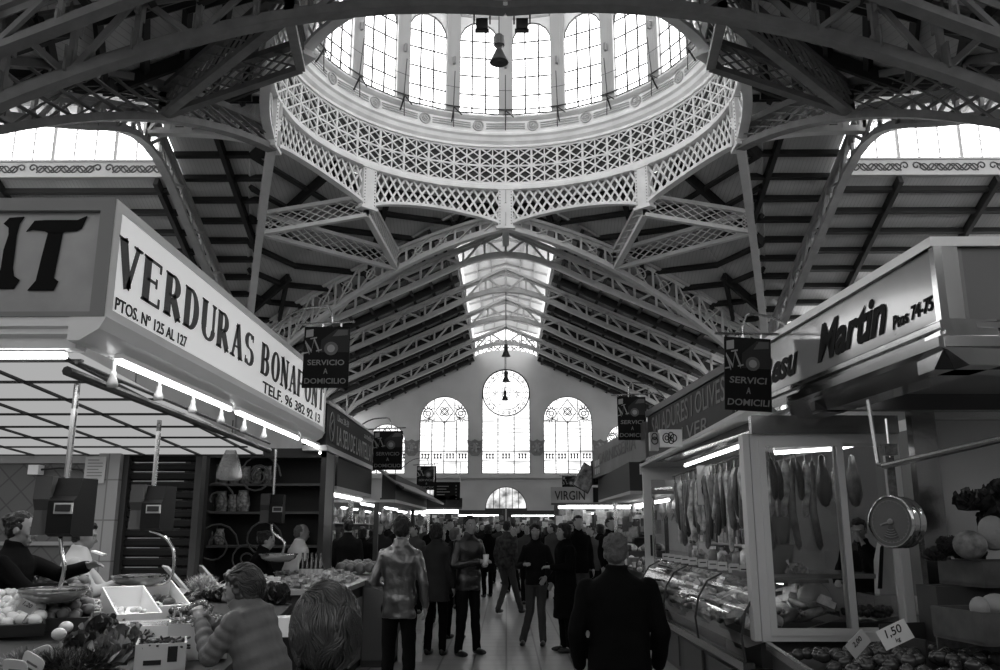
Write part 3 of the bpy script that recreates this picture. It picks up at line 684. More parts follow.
for s in (-1, 1):
    nm = 'right' if s > 0 else 'left'
    sidewall('wall_%s' % nm, (s * 12.4, FY + .3), (s * 12.4, YW), 10.1, 1.5, wk); wk += 1
    sidewall('wall_%s' % nm, (s * 12.4, NY - .3), (s * 12.4, -9), 10.1, 1.5, wk); wk += 1
    for q in (-1, 1):
        sidewall('wall_%s' % nm, (s * 12.4, DY + q * 12.3), (s * 15.6, DY + q * 8.95), (10.4, 11.8), 1.5, wk); wk += 1
        sidewall('wall_%s' % nm, (s * 15.6, DY + q * 8.95), (s * 32, DY + q * 3.55), (11.8, 14.2), 1.5, wk); wk += 1
    sidewall('wall_%s' % nm, (s * 32, DY - 5), (s * 32, DY + 5), 17.6, 0, wk)
struct(MB().bb(-12.6, 12.6, -9.3, -9, 0, 17.8).build('wall_back', PLASTER))

for i, x in enumerate((-7, 0, 7)):
    wi = SE('window_%d' % (70 + i), (x, -8.9, 4)); zt = 13.2 if x == 0 else 10.2
    o_ = arch(x, 2.2, zt - 2.2, 3.6); MB().add([(u, -8.95, v) for u, v in o_], [tuple(range(len(o_)))]).build('pane', emit('dull_pane', 1, DAY * .3), wi)
    g = MB().bars([Vector((u, -8.9, v)) for u, v in o_] + [Vector((o_[0][0], -8.9, o_[0][1]))], .15, .12)
    for k in (-1.1, 0, 1.1): g.bar((x + k, -8.9, 3.6), (x + k, -8.9, zt - .5), .07, .07)
    for z in (5.2, 6.8, 8.4): g.bar((x - 2.2, -8.9, z), (x + 2.2, -8.9, z), .05, .05)
    g.build('glazing_bar', LEAD, wi)
# ================================================================== LETTERING
def glyphs(txt, h, wid, gap=.16, thick=.2):
    """condensed slab letters drawn from strokes; xz plane"""
    mb = MB(); x0 = [0]
    def q(a, b, w_):
        a = Vector((a[0], 0, a[1])); b = Vector((b[0], 0, b[1])); d = (b - a).normalized(); n = Vector((-d.z, 0, d.x)) * w_ / 2
        pts = [a - n, b - n, b + n, a + n]
        mb.add([(x0[0] + p.x * wid, 0, p.z * h) for p in pts], [(0, 1, 2, 3)])
    def arc(cx, cy, rx, ry, a0, a1, w1, w2=None, n=12):
        w2 = w2 or w1 * .5
        P = []
        for i in range(n + 1):
            a = math.radians(a0 + (a1 - a0) * i / n); w_ = w2 + (w1 - w2) * abs(math.cos(a))
            P.append((cx + (rx + w_ / 2) * math.cos(a), cy + (ry + w_ / 4) * math.sin(a), cx + (rx - w_ / 2) * math.cos(a), cy + (ry - w_ / 4) * math.sin(a)))
        for p, r in zip(P, P[1:]): mb.add([(x0[0] + u * wid, 0, v * h) for u, v in ((p[0], p[1]), (r[0], r[1]), (r[2], r[3]), (p[2], p[3]))], [(0, 1, 2, 3)])
    T = thick; t = T * .5
    def ser(x, y, w_=.2): q((x - w_, y), (x + w_, y), .05); q((x - w_ * .7, y + (.025 if y < .5 else -.025)), (x + w_ * .7, y + (.025 if y < .5 else -.025)), .05)
    def stem(x): q((x, .01), (x, .99), T * 1.3); ser(x, .02); ser(x, .98)
    for c in txt:
        if c == ' ': x0[0] += wid * .55; continue
        w_ = 1.0
        if c == 'V': q((.16, 1), (.5, .02), T * 1.25); q((.5, .02), (.84, 1), T * .6); ser(.16, .98); ser(.84, .98)
        elif c == 'A': q((.5, .98), (.16, 0), T * .6); q((.5, .98), (.84, 0), T * 1.25); q((.3, .32), (.72, .32), .06); ser(.16, .02); ser(.84, .02)
        elif c in 'EF':
            stem(.2); q((.2, .97), (.85, .97), .07); q((.2, .52), (.68, .52), .07); q((.84, 1), (.84, .8), .09); q((.68, .63), (.68, .41), .08)
            if c == 'E': q((.2, .03), (.87, .03), .07); q((.86, 0), (.86, .22), .09)
        elif c in 'RB':
            stem(.2); arc(.42, .745, .28, .235, -90, 90, T * 1.2); q((.2, .97), (.45, .97), .06); q((.2, .51), (.45, .51), .06)
            if c == 'R': q((.45, .5), (.82, .02), T * 1.25); ser(.84, .02, .12)
            else: arc(.45, .27, .3, .25, -90, 90, T * 1.3); q((.2, .03), (.47, .03), .06)
        elif c == 'D': stem(.2); arc(.38, .5, .38, .47, -90, 90, T * 1.3); q((.2, .97), (.4, .97), .06); q((.2, .03), (.4, .03), .06)
        elif c == 'U': q((.18, .98), (.18, .3), T * 1.25); q((.84, .98), (.84, .3), T * .6); arc(.51, .3, .33, .28, 180, 360, T * 1.1); ser(.18, .98); ser(.84, .98, .15)
        elif c == 'S': arc(.5, .74, .29, .22, 30, 270, T * 1.2, .12); arc(.5, .27, .31, .24, -150, 90, T * 1.2, .12); q((.8, .98), (.8, .76), .07); q((.18, .02), (.18, .25), .07)
        elif c == 'O': arc(.5, .5, .34, .47, 0, 360, T * 1.3, None, 24)
        elif c == 'N': q((.18, 0), (.18, .99), T * .65); q((.18, .98), (.82, .02), T * 1.3); q((.82, 0), (.82, .99), T * .65); ser(.18, .02); ser(.14, .98, .14); ser(.82, .98)
        elif c == 'T': stem(.5); q((.06, .96), (.94, .96), .08); q((.08, 1), (.08, .78), .09); q((.92, 1), (.92, .78), .09)
        x0[0] += wid * (w_ + gap)
    return mb
def text_on(name, mb, m, parent, a, b, zdir=(0, 0, 1), depth=.004):
    """stretch a flat collector so that it runs from point a to point b (baseline)"""
    a, b = Vector(a), Vector(b); o = place_flat(mb, a, b - a, (b - a).length, zdir, depth)
    return o.build(name, m, parent)

INK = mat('sign_ink', .03, .6, spec=.1); INKG = mat('sign_ink_grey', .06, .4)
# ================================================================== LEFT ROW
LX = -2.34
root = E('shop_sign', 'long white fascia sign reading VERDURAS BONAFONT with its grey end panel', 'sign', (LX, 4.8, 2.6))
SIGNW = mat('sign_white', .86, .35); SGR = mat('sign_grey', .36, .22, var=.15, vscale=3, spec=.6)
b = MB().bb(LX - .32, LX - .012, 4.83, 10.9, 2.8, 3.53); b.build('sign_box', mat('sign_body', .5, .5), root)
LITP = mat('self_glow_panel', .8, .35); LITP.node_tree.nodes['Principled BSDF'].inputs['Emission Color'].default_value = (1, 1, 1, 1); LITP.node_tree.nodes['Principled BSDF'].inputs['Emission Strength'].default_value = .32  # faint glow added to the sign face to brighten it
MB().bb(LX - .012, LX, 4.84, 10.88, 2.86, 3.47).build('side_panel', LITP, root)
f = MB()
for z0, z1 in ((2.8, 2.86), (3.47, 3.53)): f.bb(LX - .02, LX + .006, 4.79, 10.92, z0, z1)
f.bb(LX - .02, LX + .006, 4.79, 4.87, 2.86, 3.47); f.bb(LX - .02, LX + .006, 10.84, 10.92, 2.86, 3.47)
f.build('side_frame', mat('sign_frame', .72, .4), root)
text_on('lettering', glyphs('VERDURAS BONAFONT', .3, .3, .12, .25), mat('letter_dark', .07, .5, spec=.2), root, (LX + .003, 4.86, 3.03), (LX + .003, 10.78, 3.05))
text_on('lettering', text_mb('PTOS. Nº 125 AL 127', .075, 1, 0, .012), INK, root, (LX + .003, 4.9, 2.875), (LX + .003, 6.06, 2.885))
text_on('lettering', text_mb('TELF. 96 382 92 13', .105, 1, 0, .014), INK, root, (LX + .003, 8.05, 2.875), (LX + .003, 10.62, 2.88))
# lower moulding, chamfered inwards
mo = MB(); pr = [(0.015, 2.8), (-.02, 2.73), (-.13, 2.66), (-.2, 2.66), (-.2, 2.8)]
mo.prism([(LX + a, 4.783, z) for a, z in pr], (0, 6.13, 0)); mo.build('lower_moulding', SIGNW, root)
mo = MB(); pr = [(0, 2.81), (0, 2.745), (.03, 2.735), (.03, 2.705), (.08, 2.69), (.08, 2.63), (.2, 2.63), (.2, 2.81)]
mo.prism([(-5.2, 4.79 + a, z) for a, z in pr], (5.2 + LX - .19, 0, 0)); mo.build('end_moulding', SIGNW, root)
MB().bb(-5.2, LX - .012, 4.82, 5.1, 2.81, 3.53).build('end_box', SGR, root)
f = MB(); f.bb(-5.2, LX, 4.78, 4.825, 3.455, 3.535); f.bb(-5.2, LX, 4.78, 4.825, 2.8, 2.83); f.bb(LX - .085, LX, 4.78, 4.825, 2.83, 3.455); f.build('end_frame', mat('end_frame', .22, .4), root)
def bigletter(polys, x, w_, z, h):
    mb = MB()
    for P in polys: mb.add([(x + u * w_, 0, z + v * h) for u, v in P], [tuple(range(len(P)))])
    return mb
Tp = [[(.0, .83), (.12, .99), (.3, 1.0), (.82, 1.0), (.97, 1.06), (.9, .88), (.82, .84), (.64, .83), (.58, .81), (.36, .81), (.3, .84), (.1, .86)],
      [(.36, .82), (.6, .82), (.57, .5), (.54, .18), (.62, .13), (.56, 0), (.14, 0), (.26, .14), (.31, .5)]]
NPX = [[(4, 224), (10, 218), (25, 217), (20, 224), (17, 235), (13, 268), (14, 276), (20, 280), (14, 289), (-8, 289), (-6, 281), (1, 270), (4, 250), (9, 235), (9, 228)],
       [(-60, 217), (-36, 217), (0, 280), (-2, 289), (-22, 289)], [(-72, 217), (-58, 217), (-66, 280), (-60, 289), (-90, 289), (-82, 280)]]
Np = [[((q.x + 3.39) / .49, (q.z - 2.965) / .44) for q in (at(px, py, y=4.815) for px, py in P)] for P in NPX]
tx0, tx1 = -2.875, -2.505
for PP, x_, w_ in ((Tp, tx0, tx1 - tx0), (Np, -3.39, .49)):
    lt = MB()
    for P in PP: lt.add([(x_ + u * w_, 4.815, 2.965 + v * .44) for u, v in P], [tuple(range(len(P)))])
    n = len(lt.v); lt.v = lt.v + [p + Vector((0, -.006, 0)) for p in lt.v]; lt.f = lt.f + [tuple(i + n for i in f) for f in lt.f]
    lt.build('letter', mat('letter_black', .006, .6, spec=.1), root)
# second fascia
root = E('shop_sign', 'dark fascia sign with thin pale lettering, beyond the long white one', 'sign', (LX, 11.1, 2.6))
MB().bb(LX - .3, LX, 11.05, 15.2, 2.65, 3.2).build('sign_box', mat('sign_dark', .025, .6, spec=.1), root)
MB().bb(LX - .3, LX + .02, 11.05, 15.2, 3.19, 3.23).bb(LX - .3, LX + .02, 11.05, 15.2, 2.58, 2.65).build('sign_edge', mat('edge_grey', .4, .4), root)
PALEINK = mat('letter_pale', .4, .6)
text_on('lettering', text_mb('LA SEU DE LANTELLA', .26, .7, 0, 0), PALEINK, root, (LX + .003, 11.75, 2.72), (LX + .003, 14.75, 2.72))
text_on('lettering', text_mb('Llocs 28-29', .09), PALEINK, root, (LX + .003, 11.75, 3.05), (LX + .003, 12.6, 3.05))
text_on('lettering', text_mb('antella', .09), PALEINK, root, (LX + .003, 14.0, 3.05), (LX + .003, 14.8, 3.05))
em = MB()
for cy in (11.38, 14.98): em.tube([(LX + .004, cy + .14 * math.cos(k * PI / 6), 2.92 + .2 * math.sin(k * PI / 6)) for k in range(13)], .008, 4); em.tube([(LX + .004, cy + .07 * math.cos(k), 2.92 + .035 * (k - 3)) for k in range(7)], .008, 4)
em.build('emblem', PALEINK, root)

# lamps under the fascia
def tube_lamp(a, b, label, group=None, r=.018, hous=True):
    a, b = Vector(a), Vector(b); t = E('tube_light', label, 'lamp', a, group=group)
    MB().tube([a, b], r, 8).build('tube', TUBE, t)
    if hous: MB().bar(a + Vector((0, 0, .035)), b + Vector((0, 0, .035)), .05, .03).build('housing', WHITE, t)
TX = LX - .1
for i, (p, q) in enumerate((((118, 358), (230, 407)), ((237, 410), (298, 437)), ((303, 440), (319, 447)))):
    A_ = at(*p, x=TX); B_ = at(*q, x=TX); z = 2.62
    tube_lamp((TX, A_.y, z), (TX, B_.y, z), 'glowing tube under the white fascia sign, %s' % ['the longest, by its near corner', 'midway along the sign', 'short one at its far end'][i])
A_ = at(325, 446, x=TX); B_ = at(373, 468, x=TX); tube_lamp((TX, 11.2, 2.56), (TX, 15.1, 2.56), 'glowing tube under the dark fascia sign beyond the white one')
tube_lamp((-3.9, 4.95, 2.6), (-2.62, 4.95, 2.6), 'glowing tube under the grey end panel lettered NT')
sp0 = None
for i, (px, py) in enumerate(((112, 387), (158, 400), (192, 413), (220.5, 423), (243.5, 432), (263.6, 439))):
    A_ = at(px, py, x=TX - .06); p = Vector((A_.x, A_.y, A_.z))
    lb = 'small white spot bulb hanging under the white fascia, ' + ['first from the corner', 'second from the corner', 'third from the corner', 'fourth from the corner', 'fifth from the corner', 'last before the far end'][i]
    if sp0 is None:
        t = sp0 = E('spotlight', lb, 'lamp', p)
        MB().lathe([(.0, .0), (.03, .0), (.036, .02), (.03, .04), (.018, .07), (.016, .1), (.0, .1)], p, 12).build('bulb', mat('bulb_white', .85, .3), t, smooth=True)
        MB().tube([p + Vector((0, 0, .09)), p + Vector((0, 0, .2))], .012, 8).build('socket', WHITE, t)
        MB().bb(p.x - .02, p.x + .05, p.y - .03, p.y + .03, p.z + .18, p.z + .21).build('clip', WHITE, t)
        spk = kids(sp0)
    else: dup(sp0, p, 0, lb, ks=spk)
    if True:
        ld = bpy.data.lights.new('spot_glow', 'SPOT'); ld.energy = 26; ld.spot_size = 2.1; ld.spot_blend = .6; ld.shadow_soft_size = .04
        lo = bpy.data.objects.new('spot_glow', ld); COL.objects.link(lo); lo.location = p - Vector((0, 0, .06))

# translucent ceiling panel of the stall
def zc_(y): return 2.62 - (y - 5.1) * .06
ce = E('stall_ceiling', 'lit white panel ceiling with black grid over the vegetable stall', 'ceiling panel', (-4.3, 7.1, zc_(7.1)))
MB().prism([(-6.4, 5.1, zc_(5.1)), (-2.62, 5.1, zc_(5.1)), (-2.62, 9.2, zc_(9.2)), (-6.4, 9.2, zc_(9.2))], (0, 0, .03)).build('panel', emit('diffuser_panel', 1, .42), ce)
g = MB()
for x in (-6.3, -5.7, -5.1, -4.5, -3.9, -3.3, -2.7): g.bar((x, 5.1, zc_(5.1)), (x, 9.2, zc_(9.2)), .03, .03)
for i in range(8): y = 5.15 + i * .58; g.bar((-6.4, y, zc_(y)), (-2.62, y, zc_(y)), .03, .03)
g.build('grid', BLACK, ce)
MB().tube([(-2.58, 4.9, 2.5), (-2.58, 9.3, 2.42)], .03, 8).tube([(-2.58, 5, 2.57), (-2.58, 9.3, 2.5)], .012, 6).build('edge_rail', DARKIRON, ce)
ld = bpy.data.lights.new('stall_glow', 'AREA'); ld.shape = 'RECTANGLE'; ld.size = 3.2; ld.size_y = 3.6; ld.energy = 34
lo = bpy.data.objects.new('stall_glow', ld); COL.objects.link(lo); lo.location = (-4.4, 7.1, 2.4)
# back of the stall
wb_ = E('tiled_partition', 'grey tiled back partition of the vegetable stall with a pale tiled pillar', 'partition', (-5.2, 9.3, 0))
MB().bb(-6.5, -4.35, 9.22, 9.35, 0, 2.42).build('tiled_panel', tiled('diag_tiles', .11, .06, .2, .2, .008, 'XZ', .5, PI / 4), wb_)
MB().bb(-4.35, -4.12, 9.12, 9.35, 0, 2.4).build('pillar', tiled('pillar_tiles', .3, .15, .24, .42, .008, 'XZ', .5), wb_)
MB().bb(-6.5, -4.36, 9.19, 9.22, 2.28, 2.36).bb(-6.5, -4.36, 9.19, 9.22, 1.42, 1.46).build('dado_strip', mat('dado', .3, .5), wb_)
sh = E('roller_shutter', 'dark closed roller shutter at the back of the vegetable stall', 'shutter', (-3.75, 9.3, 0))
s_ = MB()
for i in range(24): z = .1 + i * .1; s_.prism([(-4.1, 9.3, z), (-4.1, 9.26, z + .02), (-4.1, 9.26, z + .07), (-4.1, 9.3, z + .09)], (.78, 0, 0))
s_.build('curtain', mat('shutter_dark', .012, .6, spec=.15), sh); MB().bb(-4.12, -4.06, 9.2, 9.34, 0, 2.5).bb(-3.34, -3.27, 9.2, 9.34, 0, 2.5).build('guide_rail', DARKIRON, sh)
pn = at(95, 470, y=9.1); t = E('paper_notice', 'pale printed notice pinned high on the tiled pillar', 'notice', pn)
MB().bb(pn.x - .11, pn.x + .11, 9.095, 9.105, pn.z - .14, pn.z + .14).build('sheet', mat('paper', .45, .7), t)
tx = MB()
for k in range(7): tx.bb(pn.x - .08, pn.x + (.08 if k % 3 else .04), 9.09, 9.094, pn.z + .1 - k * .033, pn.z + .11 - k * .033)
tx.build('text_lines', mat('faint_ink', .2, .7), t)
sw = at(37, 470, y=9.15); t = E('junction_box', 'small pale electrical box on the tiled wall behind the left scale', 'box', sw)
MB().bb(sw.x - .06, sw.x + .05, 9.08, 9.2, sw.z - .05, sw.z + .05).build('casing', WHITE, t); MB().tube([sw, sw + Vector((.25, -.03, .02)), sw + Vector((.5, -.03, 0))], .012, 6).build('cable', BLACK, t)
# dark shop front beyond, with shelves
cb = E('display_cabinet', 'dark open cabinet of shelves with curled ironwork behind the roller shutter', 'cabinet', (-2.9, 11.6, 0))
MB().bb(-4.2, -2.35, 11.7, 11.8, 0, 2.6).build('back_panel', mat('cabinet_black', .012, .5), cb)
fr = MB(); [fr.bb(x, x + .07, 11.2, 11.7, 0, 2.58) for x in (-4.2, -3.95, -2.42)]; fr.bb(-4.2, -2.35, 11.2, 11.7, 2.5, 2.62); fr.build('frame', mat('cabinet_frame', .03, .35), cb)
for z in (1.35, 1.78, 2.14): MB().bb(-3.88, -2.42, 11.3, 11.7, z, z + .03).build('shelf', mat('shelf_grey', .08, .5), cb)
cu_ = MB()
def spiral(c, r, turns=1.6, n=22): return [Vector(c) + Vector((r * (1 - i / n * .8) * math.cos(i / n * turns * 2 * PI), 0, r * (1 - i / n * .8) * math.sin(i / n * turns * 2 * PI))) for i in range(n + 1)]
for (px, py, r) in ((258, 476, .3), (258, 476, .16), (262, 540, .26), (245, 560, .22), (215, 545, .3), (215, 500, .25)):
    cu_.tube(spiral(at(px, py, y=11.25), r), .012, 5)
cu_.build('ironwork', mat('ironwork', .09, .35), cb)
bag_m = mat('cellophane', .22, .25, var=.8, vscale=25, spec=.7)
def bag(p, w_, h, name='packet', lab='', cat='packet', grp=None, seed=0):
    mb = MB(); rr = random.Random(seed)
    mb.lathe([(.01, h * .0), (w_ * .5, h * .02), (w_ * .54, h * .3), (w_ * .5, h * .7), (w_ * .38, h * .86), (w_ * .46, h), (.01, h)], (0, 0, 0), 10, sy=.55)
    me_ = mb
    for v in me_.v: v += Vector((rr.uniform(-1, 1), rr.uniform(-1, 1), 0)) * w_ * .06
    for i in range(len(me_.v)): me_.v[i] = me_.v[i] + Vector(p)
    o = me_.build(name, bag_m, None, p, smooth=True); tag(o, lab, cat, grp); return o
b0 = None
for row, (y_, xs) in enumerate(((482, range(212, 278, 11)), (530, (208, 219, 230, 241)), (556, (206, 218)))):
    for px in xs:
        p = at(px, y_, y=11.5); z = {0: 2.17, 1: 1.81, 2: 1.38}[row]; p.z = z
        if b0 is None: b0 = bag(p, .15, .26, 'packet', 'clear packet of dried goods standing on the dark cabinet shelves', 'packet', 'packets on the dark cabinet shelves', 3)
        else: dup(b0, p, R.uniform(-.5, .5), scale=R.uniform(.8, 1.1))
BAGF = glass('bag_film', .6, .25); _n = BAGF.node_tree; _d = _n.nodes.new('ShaderNodeBsdfDiffuse'); _d.inputs[0].default_value = (.6, .6, .6, 1); _m = _n.nodes.new('ShaderNodeMixShader'); _m.inputs[0].default_value = .2
_o = _n.nodes['Material Output']; _n.links.new(_o.inputs[0].links[0].from_socket, _m.inputs[1]); _n.links.new(_d.outputs[0], _m.inputs[2]); _n.links.new(_m.outputs[0], _o.inputs[0])
p = at(229, 478, y=8.9); p.z -= .02
o = MB().lathe([(.01, 0), (.12, .0), (.14, .04), (.105, .18), (.045, .33), (.015, .37), (.05, .43), (.01, .43)], p, 12, sy=.7).build('plastic_bag', BAGF, None, p, smooth=True)
tag(o, 'clear plastic bag of goods hanging below the fascia, left of the dark cabinet', 'bag')
MB().tube([p + Vector((0, 0, .43)), p + Vector((0, 0, .62))], .006, 5).build('string', BLACK, o)

# hanging electronic scales
def hang_scale(c, top, k, label, big=True, rot=0.0, arm=1, pan=None):
    c = Vector(c); t = E('hanging_scale', label, 'scale', c)
    M = Matrix.Rotation(rot, 3, 'Z'); w2, h2 = .2 * k, .19 * k
    P = lambda x, y, z: c + M @ Vector((x * k * .7, y * k, z * k))
    # housing: slanted front with step
    prof = [(-.1, -.19), (-.14, -.17), (-.14, .04), (-.1, .07), (-.06, .19), (.12, .19), (.12, -.19)]
    MB().prism([P(-.03, a, b_) for a, b_ in prof], M @ Vector((.175 * k, 0, 0))).build('housing', mat('scale_black', .006, .5, spec=.15), t)
    prof2 = [(-.12, -.18), (-.1, -.02), (-.13, .05), (-.12, .2), (.12, .2), (.12, -.18)]
    MB().prism([P(-.2, a, b_) for a, b_ in prof2], M @ Vector((.119 * k, 0, 0))).build('side_cover', mat('scale_cover', .05, .5, spec=.2), t)
    MB().box(P(.13, -.142, -.01), (.13 * k, .01, .07 * k), M).build('display', mat('display_grey', .35, .2), t)
    MB().box(P(.13, -.148, -.008), (.105 * k, .01, .045 * k), M).build('screen', BLACK, t)
    MB().tube([P(0, 0, .19), Vector((P(0, 0, 0).x, P(0, 0, 0).y, top))], .022 * k, 8).build('pole', STEEL, t)
    if pan is not None:
        pc = Vector(pan); e = P(0.0, 0, -.19)
        if arm > 0:    # hooked arm: down, round and under the pan
            pts = [e, e + Vector((.12 * k, 0, -.04)), e + Vector((.2 * k, 0, -.12)), pc + Vector((.27, 0, .18)), pc + Vector((.27, 0, .06)), pc + Vector((.2, 0, -.03)), pc + Vector((-.1, 0, -.04))]
        else: pts = [e, e + Vector((0.02, 0, -.1)), pc + Vector((.06, 0, .16)), pc + Vector((.04, 0, .02))]
        sm = [];
        for i in range(len(pts) - 1):
            for j in range(4): 
                p0 = pts[max(i - 1, 0)]; p1 = pts[i]; p2 = pts[i + 1]; p3 = pts[min(i + 2, len(pts) - 1)]; u = j / 4
                sm.append(.5 * ((2 * p1) + (p2 - p0) * u + (2 * p0 - 5 * p1 + 4 * p2 - p3) * u * u + (3 * p1 - p0 - 3 * p2 + p3) * u ** 3))
        sm.append(pts[-1]); MB().tube(sm, .014, 8).build('arm', CHROME, t, smooth=True)
        MB().lathe([(.0, -.05), (.12, -.045), (.18, -.01), (.205, .03), (.215, .03), (.19, -.02), (.13, -.055), (.0, -.06)], pc, 28).build('pan', mat('pan_glass', .3, .1, .6), t, smooth=True)
        MB().lathe([(.205, .028), (.218, .022), (.218, .036), (.205, .036)], pc, 28).build('pan_rim', CHROME, t)
    return t
hang_scale((-2.97, 5.8, 1.735), 2.58, 1.0, 'black hanging scale in front of the tiled wall, leftmost, nearest the vendor', arm=-1, rot=-.1, pan=(-2.98, 5.8, 1.18))
hang_scale((-2.95, 7.2, 1.76), 2.5, .95, 'black hanging scale before the dark shutter with a hooked chrome arm', arm=1, rot=-.1, pan=(-3.0, 7.2, 1.19))
hang_scale((-2.7, 10.0, 1.815), 2.5, .85, 'grey hanging scale in front of the dark cabinet of ironwork', arm=-1, rot=.1, pan=(-2.6, 10.0, 1.28))

# ================================================================== PRODUCE STAND (left)
WOOD = mat('dark_wood', .022, .6, var=.2, vscale=9); CRATE = mat('crate_wood', .5, .7, var=.15, vscale=12); FOAM = mat('foam_white', .78, .7); CRD = mat('dark_crate', .035, .5)
st_ = E('produce_stand', 'vegetable stand with sloping top covered in crates, lower left', 'stand', (-2.3, 5.5, 0))
zt_ = lambda x: .80 + .07 * (-1.3 - x)
tp = [(-3.35, 3.3), (-1.38, 3.3), (-1.5, 4.4), (-1.66, 5.6), (-2.15, 8.9), (-3.35, 8.9)]
MB().add([(x, y, zt_(x)) for x, y in tp] + [(x, y, zt_(x) - .05) for x, y in tp], [(0, 1, 2, 3, 4, 5), (11, 10, 9, 8, 7, 6)] + [(i, (i + 1) % 6, 6 + (i + 1) % 6, 6 + i) for i in range(6)]).build('top', WOOD, st_)
tq = [(-3.25, 3.4), (-1.5, 3.4), (-1.72, 5.6), (-2.25, 8.8), (-3.25, 8.8)]
MB().prism([(x, y, 0) for x, y in tq], (0, 0, .74)).build('base', mat('stand_base', .03, .5), st_)
def on(px, py, dz=0):
    p = at(px, py, z=.9)
    for _ in range(4): p = at(px, py, z=zt_(p.x) + dz)
    return p
SPH = {}
def sphere_thing(name, p, r, m, label, cat, grp, sq=(1, 1, 1), stem=None):
    k = (name, m.name, grp)
    if k not in SPH:
        mb = MB().ell((0, 0, 0), (r * sq[0], r * sq[1], r * sq[2]), 12, 8)
        o = bpy.data.objects.new(name, mb.mesh(name, m, True)); COL.objects.link(o); tag(o, label, cat, grp); SPH[k] = o
        o.location = p; ks = []
        if stem:
            s = MB(); [s.add([(0, 0, r * sq[2] * .96), (r * .5 * math.cos(a), r * .5 * math.sin(a), r * sq[2] * 1.0), (r * .25 * math.cos(a + .5), r * .25 * math.sin(a + .5), r * sq[2] * 1.02)], [(0, 1, 2)]) for a in (0, 1.25, 2.5, 3.77, 5.0)]
            c = bpy.data.objects.new('calyx', s.mesh('calyx', stem)); COL.objects.link(c); c.parent = o; ks = [c]
        SPH[k + ('k',)] = ks; return o
    s = R.uniform(.85, 1.12); return dup(SPH[k], p, rot=(R.uniform(-.4, .4), R.uniform(-.4, .4), R.uniform(0, 6)), scale=s, ks=SPH[k + ('k',)])
def open_box(c, size, rz, m, name, label, cat='crate', tilt=0, th=.012, roll=0):
    """open topped box; returns (thing, local to world function)"""
    c = Vector(c); M = Matrix.Rotation(rz, 3, 'Z') @ Matrix.Rotation(tilt, 3, 'X') @ Matrix.Rotation(roll, 3, 'Y'); t = E(name, label, cat, c)
    W, D, H = size; P = lambda x, y, z: c + M @ Vector((x, y, z))
    b = MB(); b.box(P(0, 0, th / 2), (W, D, th), M)
    b.build('bottom', m, t)
    for s in (-1, 1):
        MB().box(P(s * (W - th) / 2, 0, H / 2 + th / 2), (th, D, H), M).build('side', m, t)
        MB().box(P(0, s * (D - th) / 2, H / 2 + th / 2), (W - 2 * th, th, H), M).build('side', m, t)
    return t, P
EGG = mat('pale_lemon', .62, .5, bump=.1, bscale=60); DKF = mat('dark_orange', .13, .45, var=.2, vscale=5); TOM = mat('tomato_skin', .045, .22, spec=.7); PLUM = mat('plum_skin', .035, .22, spec=.8)
LEAFD = mat('leaf_dark', .045, .5, var=.5, vscale=20); LEAFM = mat('leaf_mid', .2, .5, var=.6, vscale=15); LEAFL = mat('leaf_light', .42, .55, var=.4, vscale=15); TAGW = mat('tag_white', .8, .5)
# lemons
t, P = open_box(on(4, 634) + Vector((0, 0, .1)), (.42, .62, .07), .55, CRD, 'fruit_crate', 'dark shallow crate of pale lemons at the lower left edge', tilt=.3)
for i in range(5):
    for j in range(9):
        sphere_thing('lemon', P(-.15 + .075 * i + (j % 2) * .03, -.26 + .063 * j, .06 + .03 * R.random()), .037, EGG, 'round pale lemon in the dark crate at the left edge', 'lemon', 'pale lemons in the dark crate', (1, 1.15, .95))
t, P = open_box(on(47, 628) + Vector((0, 0, .13)), (.5, .95, .08), .5, CRD, 'fruit_crate', 'long dark crate of grey oranges right of the pale lemons', tilt=.24)
for i in range(7):
    for j in range(13):
        if R.random() < .93: sphere_thing('orange', P(-.2 + .068 * i + (j % 2) * .02, -.42 + .068 * j, .07 + .035 * R.random()), .037, DKF, 'dark round orange in the long crate beside the lemons', 'orange', 'oranges in the long dark crate')
def price_card(p, w_, h, rz, tilt, lines, label, dark=True):
    p = Vector(p); t = E('price_card', label, 'price card', p); M = Matrix.Rotation(rz, 3, 'Z') @ Matrix.Rotation(tilt, 3, 'Y')
    MB().box(p + Vector((0, 0, h / 2)), (w_, .004, h), M).build('card', TAGW if dark else mat('card_grey', .4, .6), t)
    MB().box(p + Vector((0, .01, -.03)), (.006, .006, .1), M).build('stick', STEEL, t)
    for k, (s, hh, zz) in enumerate(lines):
        g = place_flat(text_mb(s, hh, 1, .2, .01), (0, 0, 0), (1, 0, 0), None, depth=.002, center=True)
        g.v = [p + Vector((0, 0, h / 2)) + M @ (v + Vector((0, -.004, zz))) for v in g.v]; g.build('lettering', INK, t)
    return t
price_card(on(26, 612, .2), .09, .065, .3, .5, [('1,20', .024, 0)], 'small tilted price card standing in the crate of oranges', False)
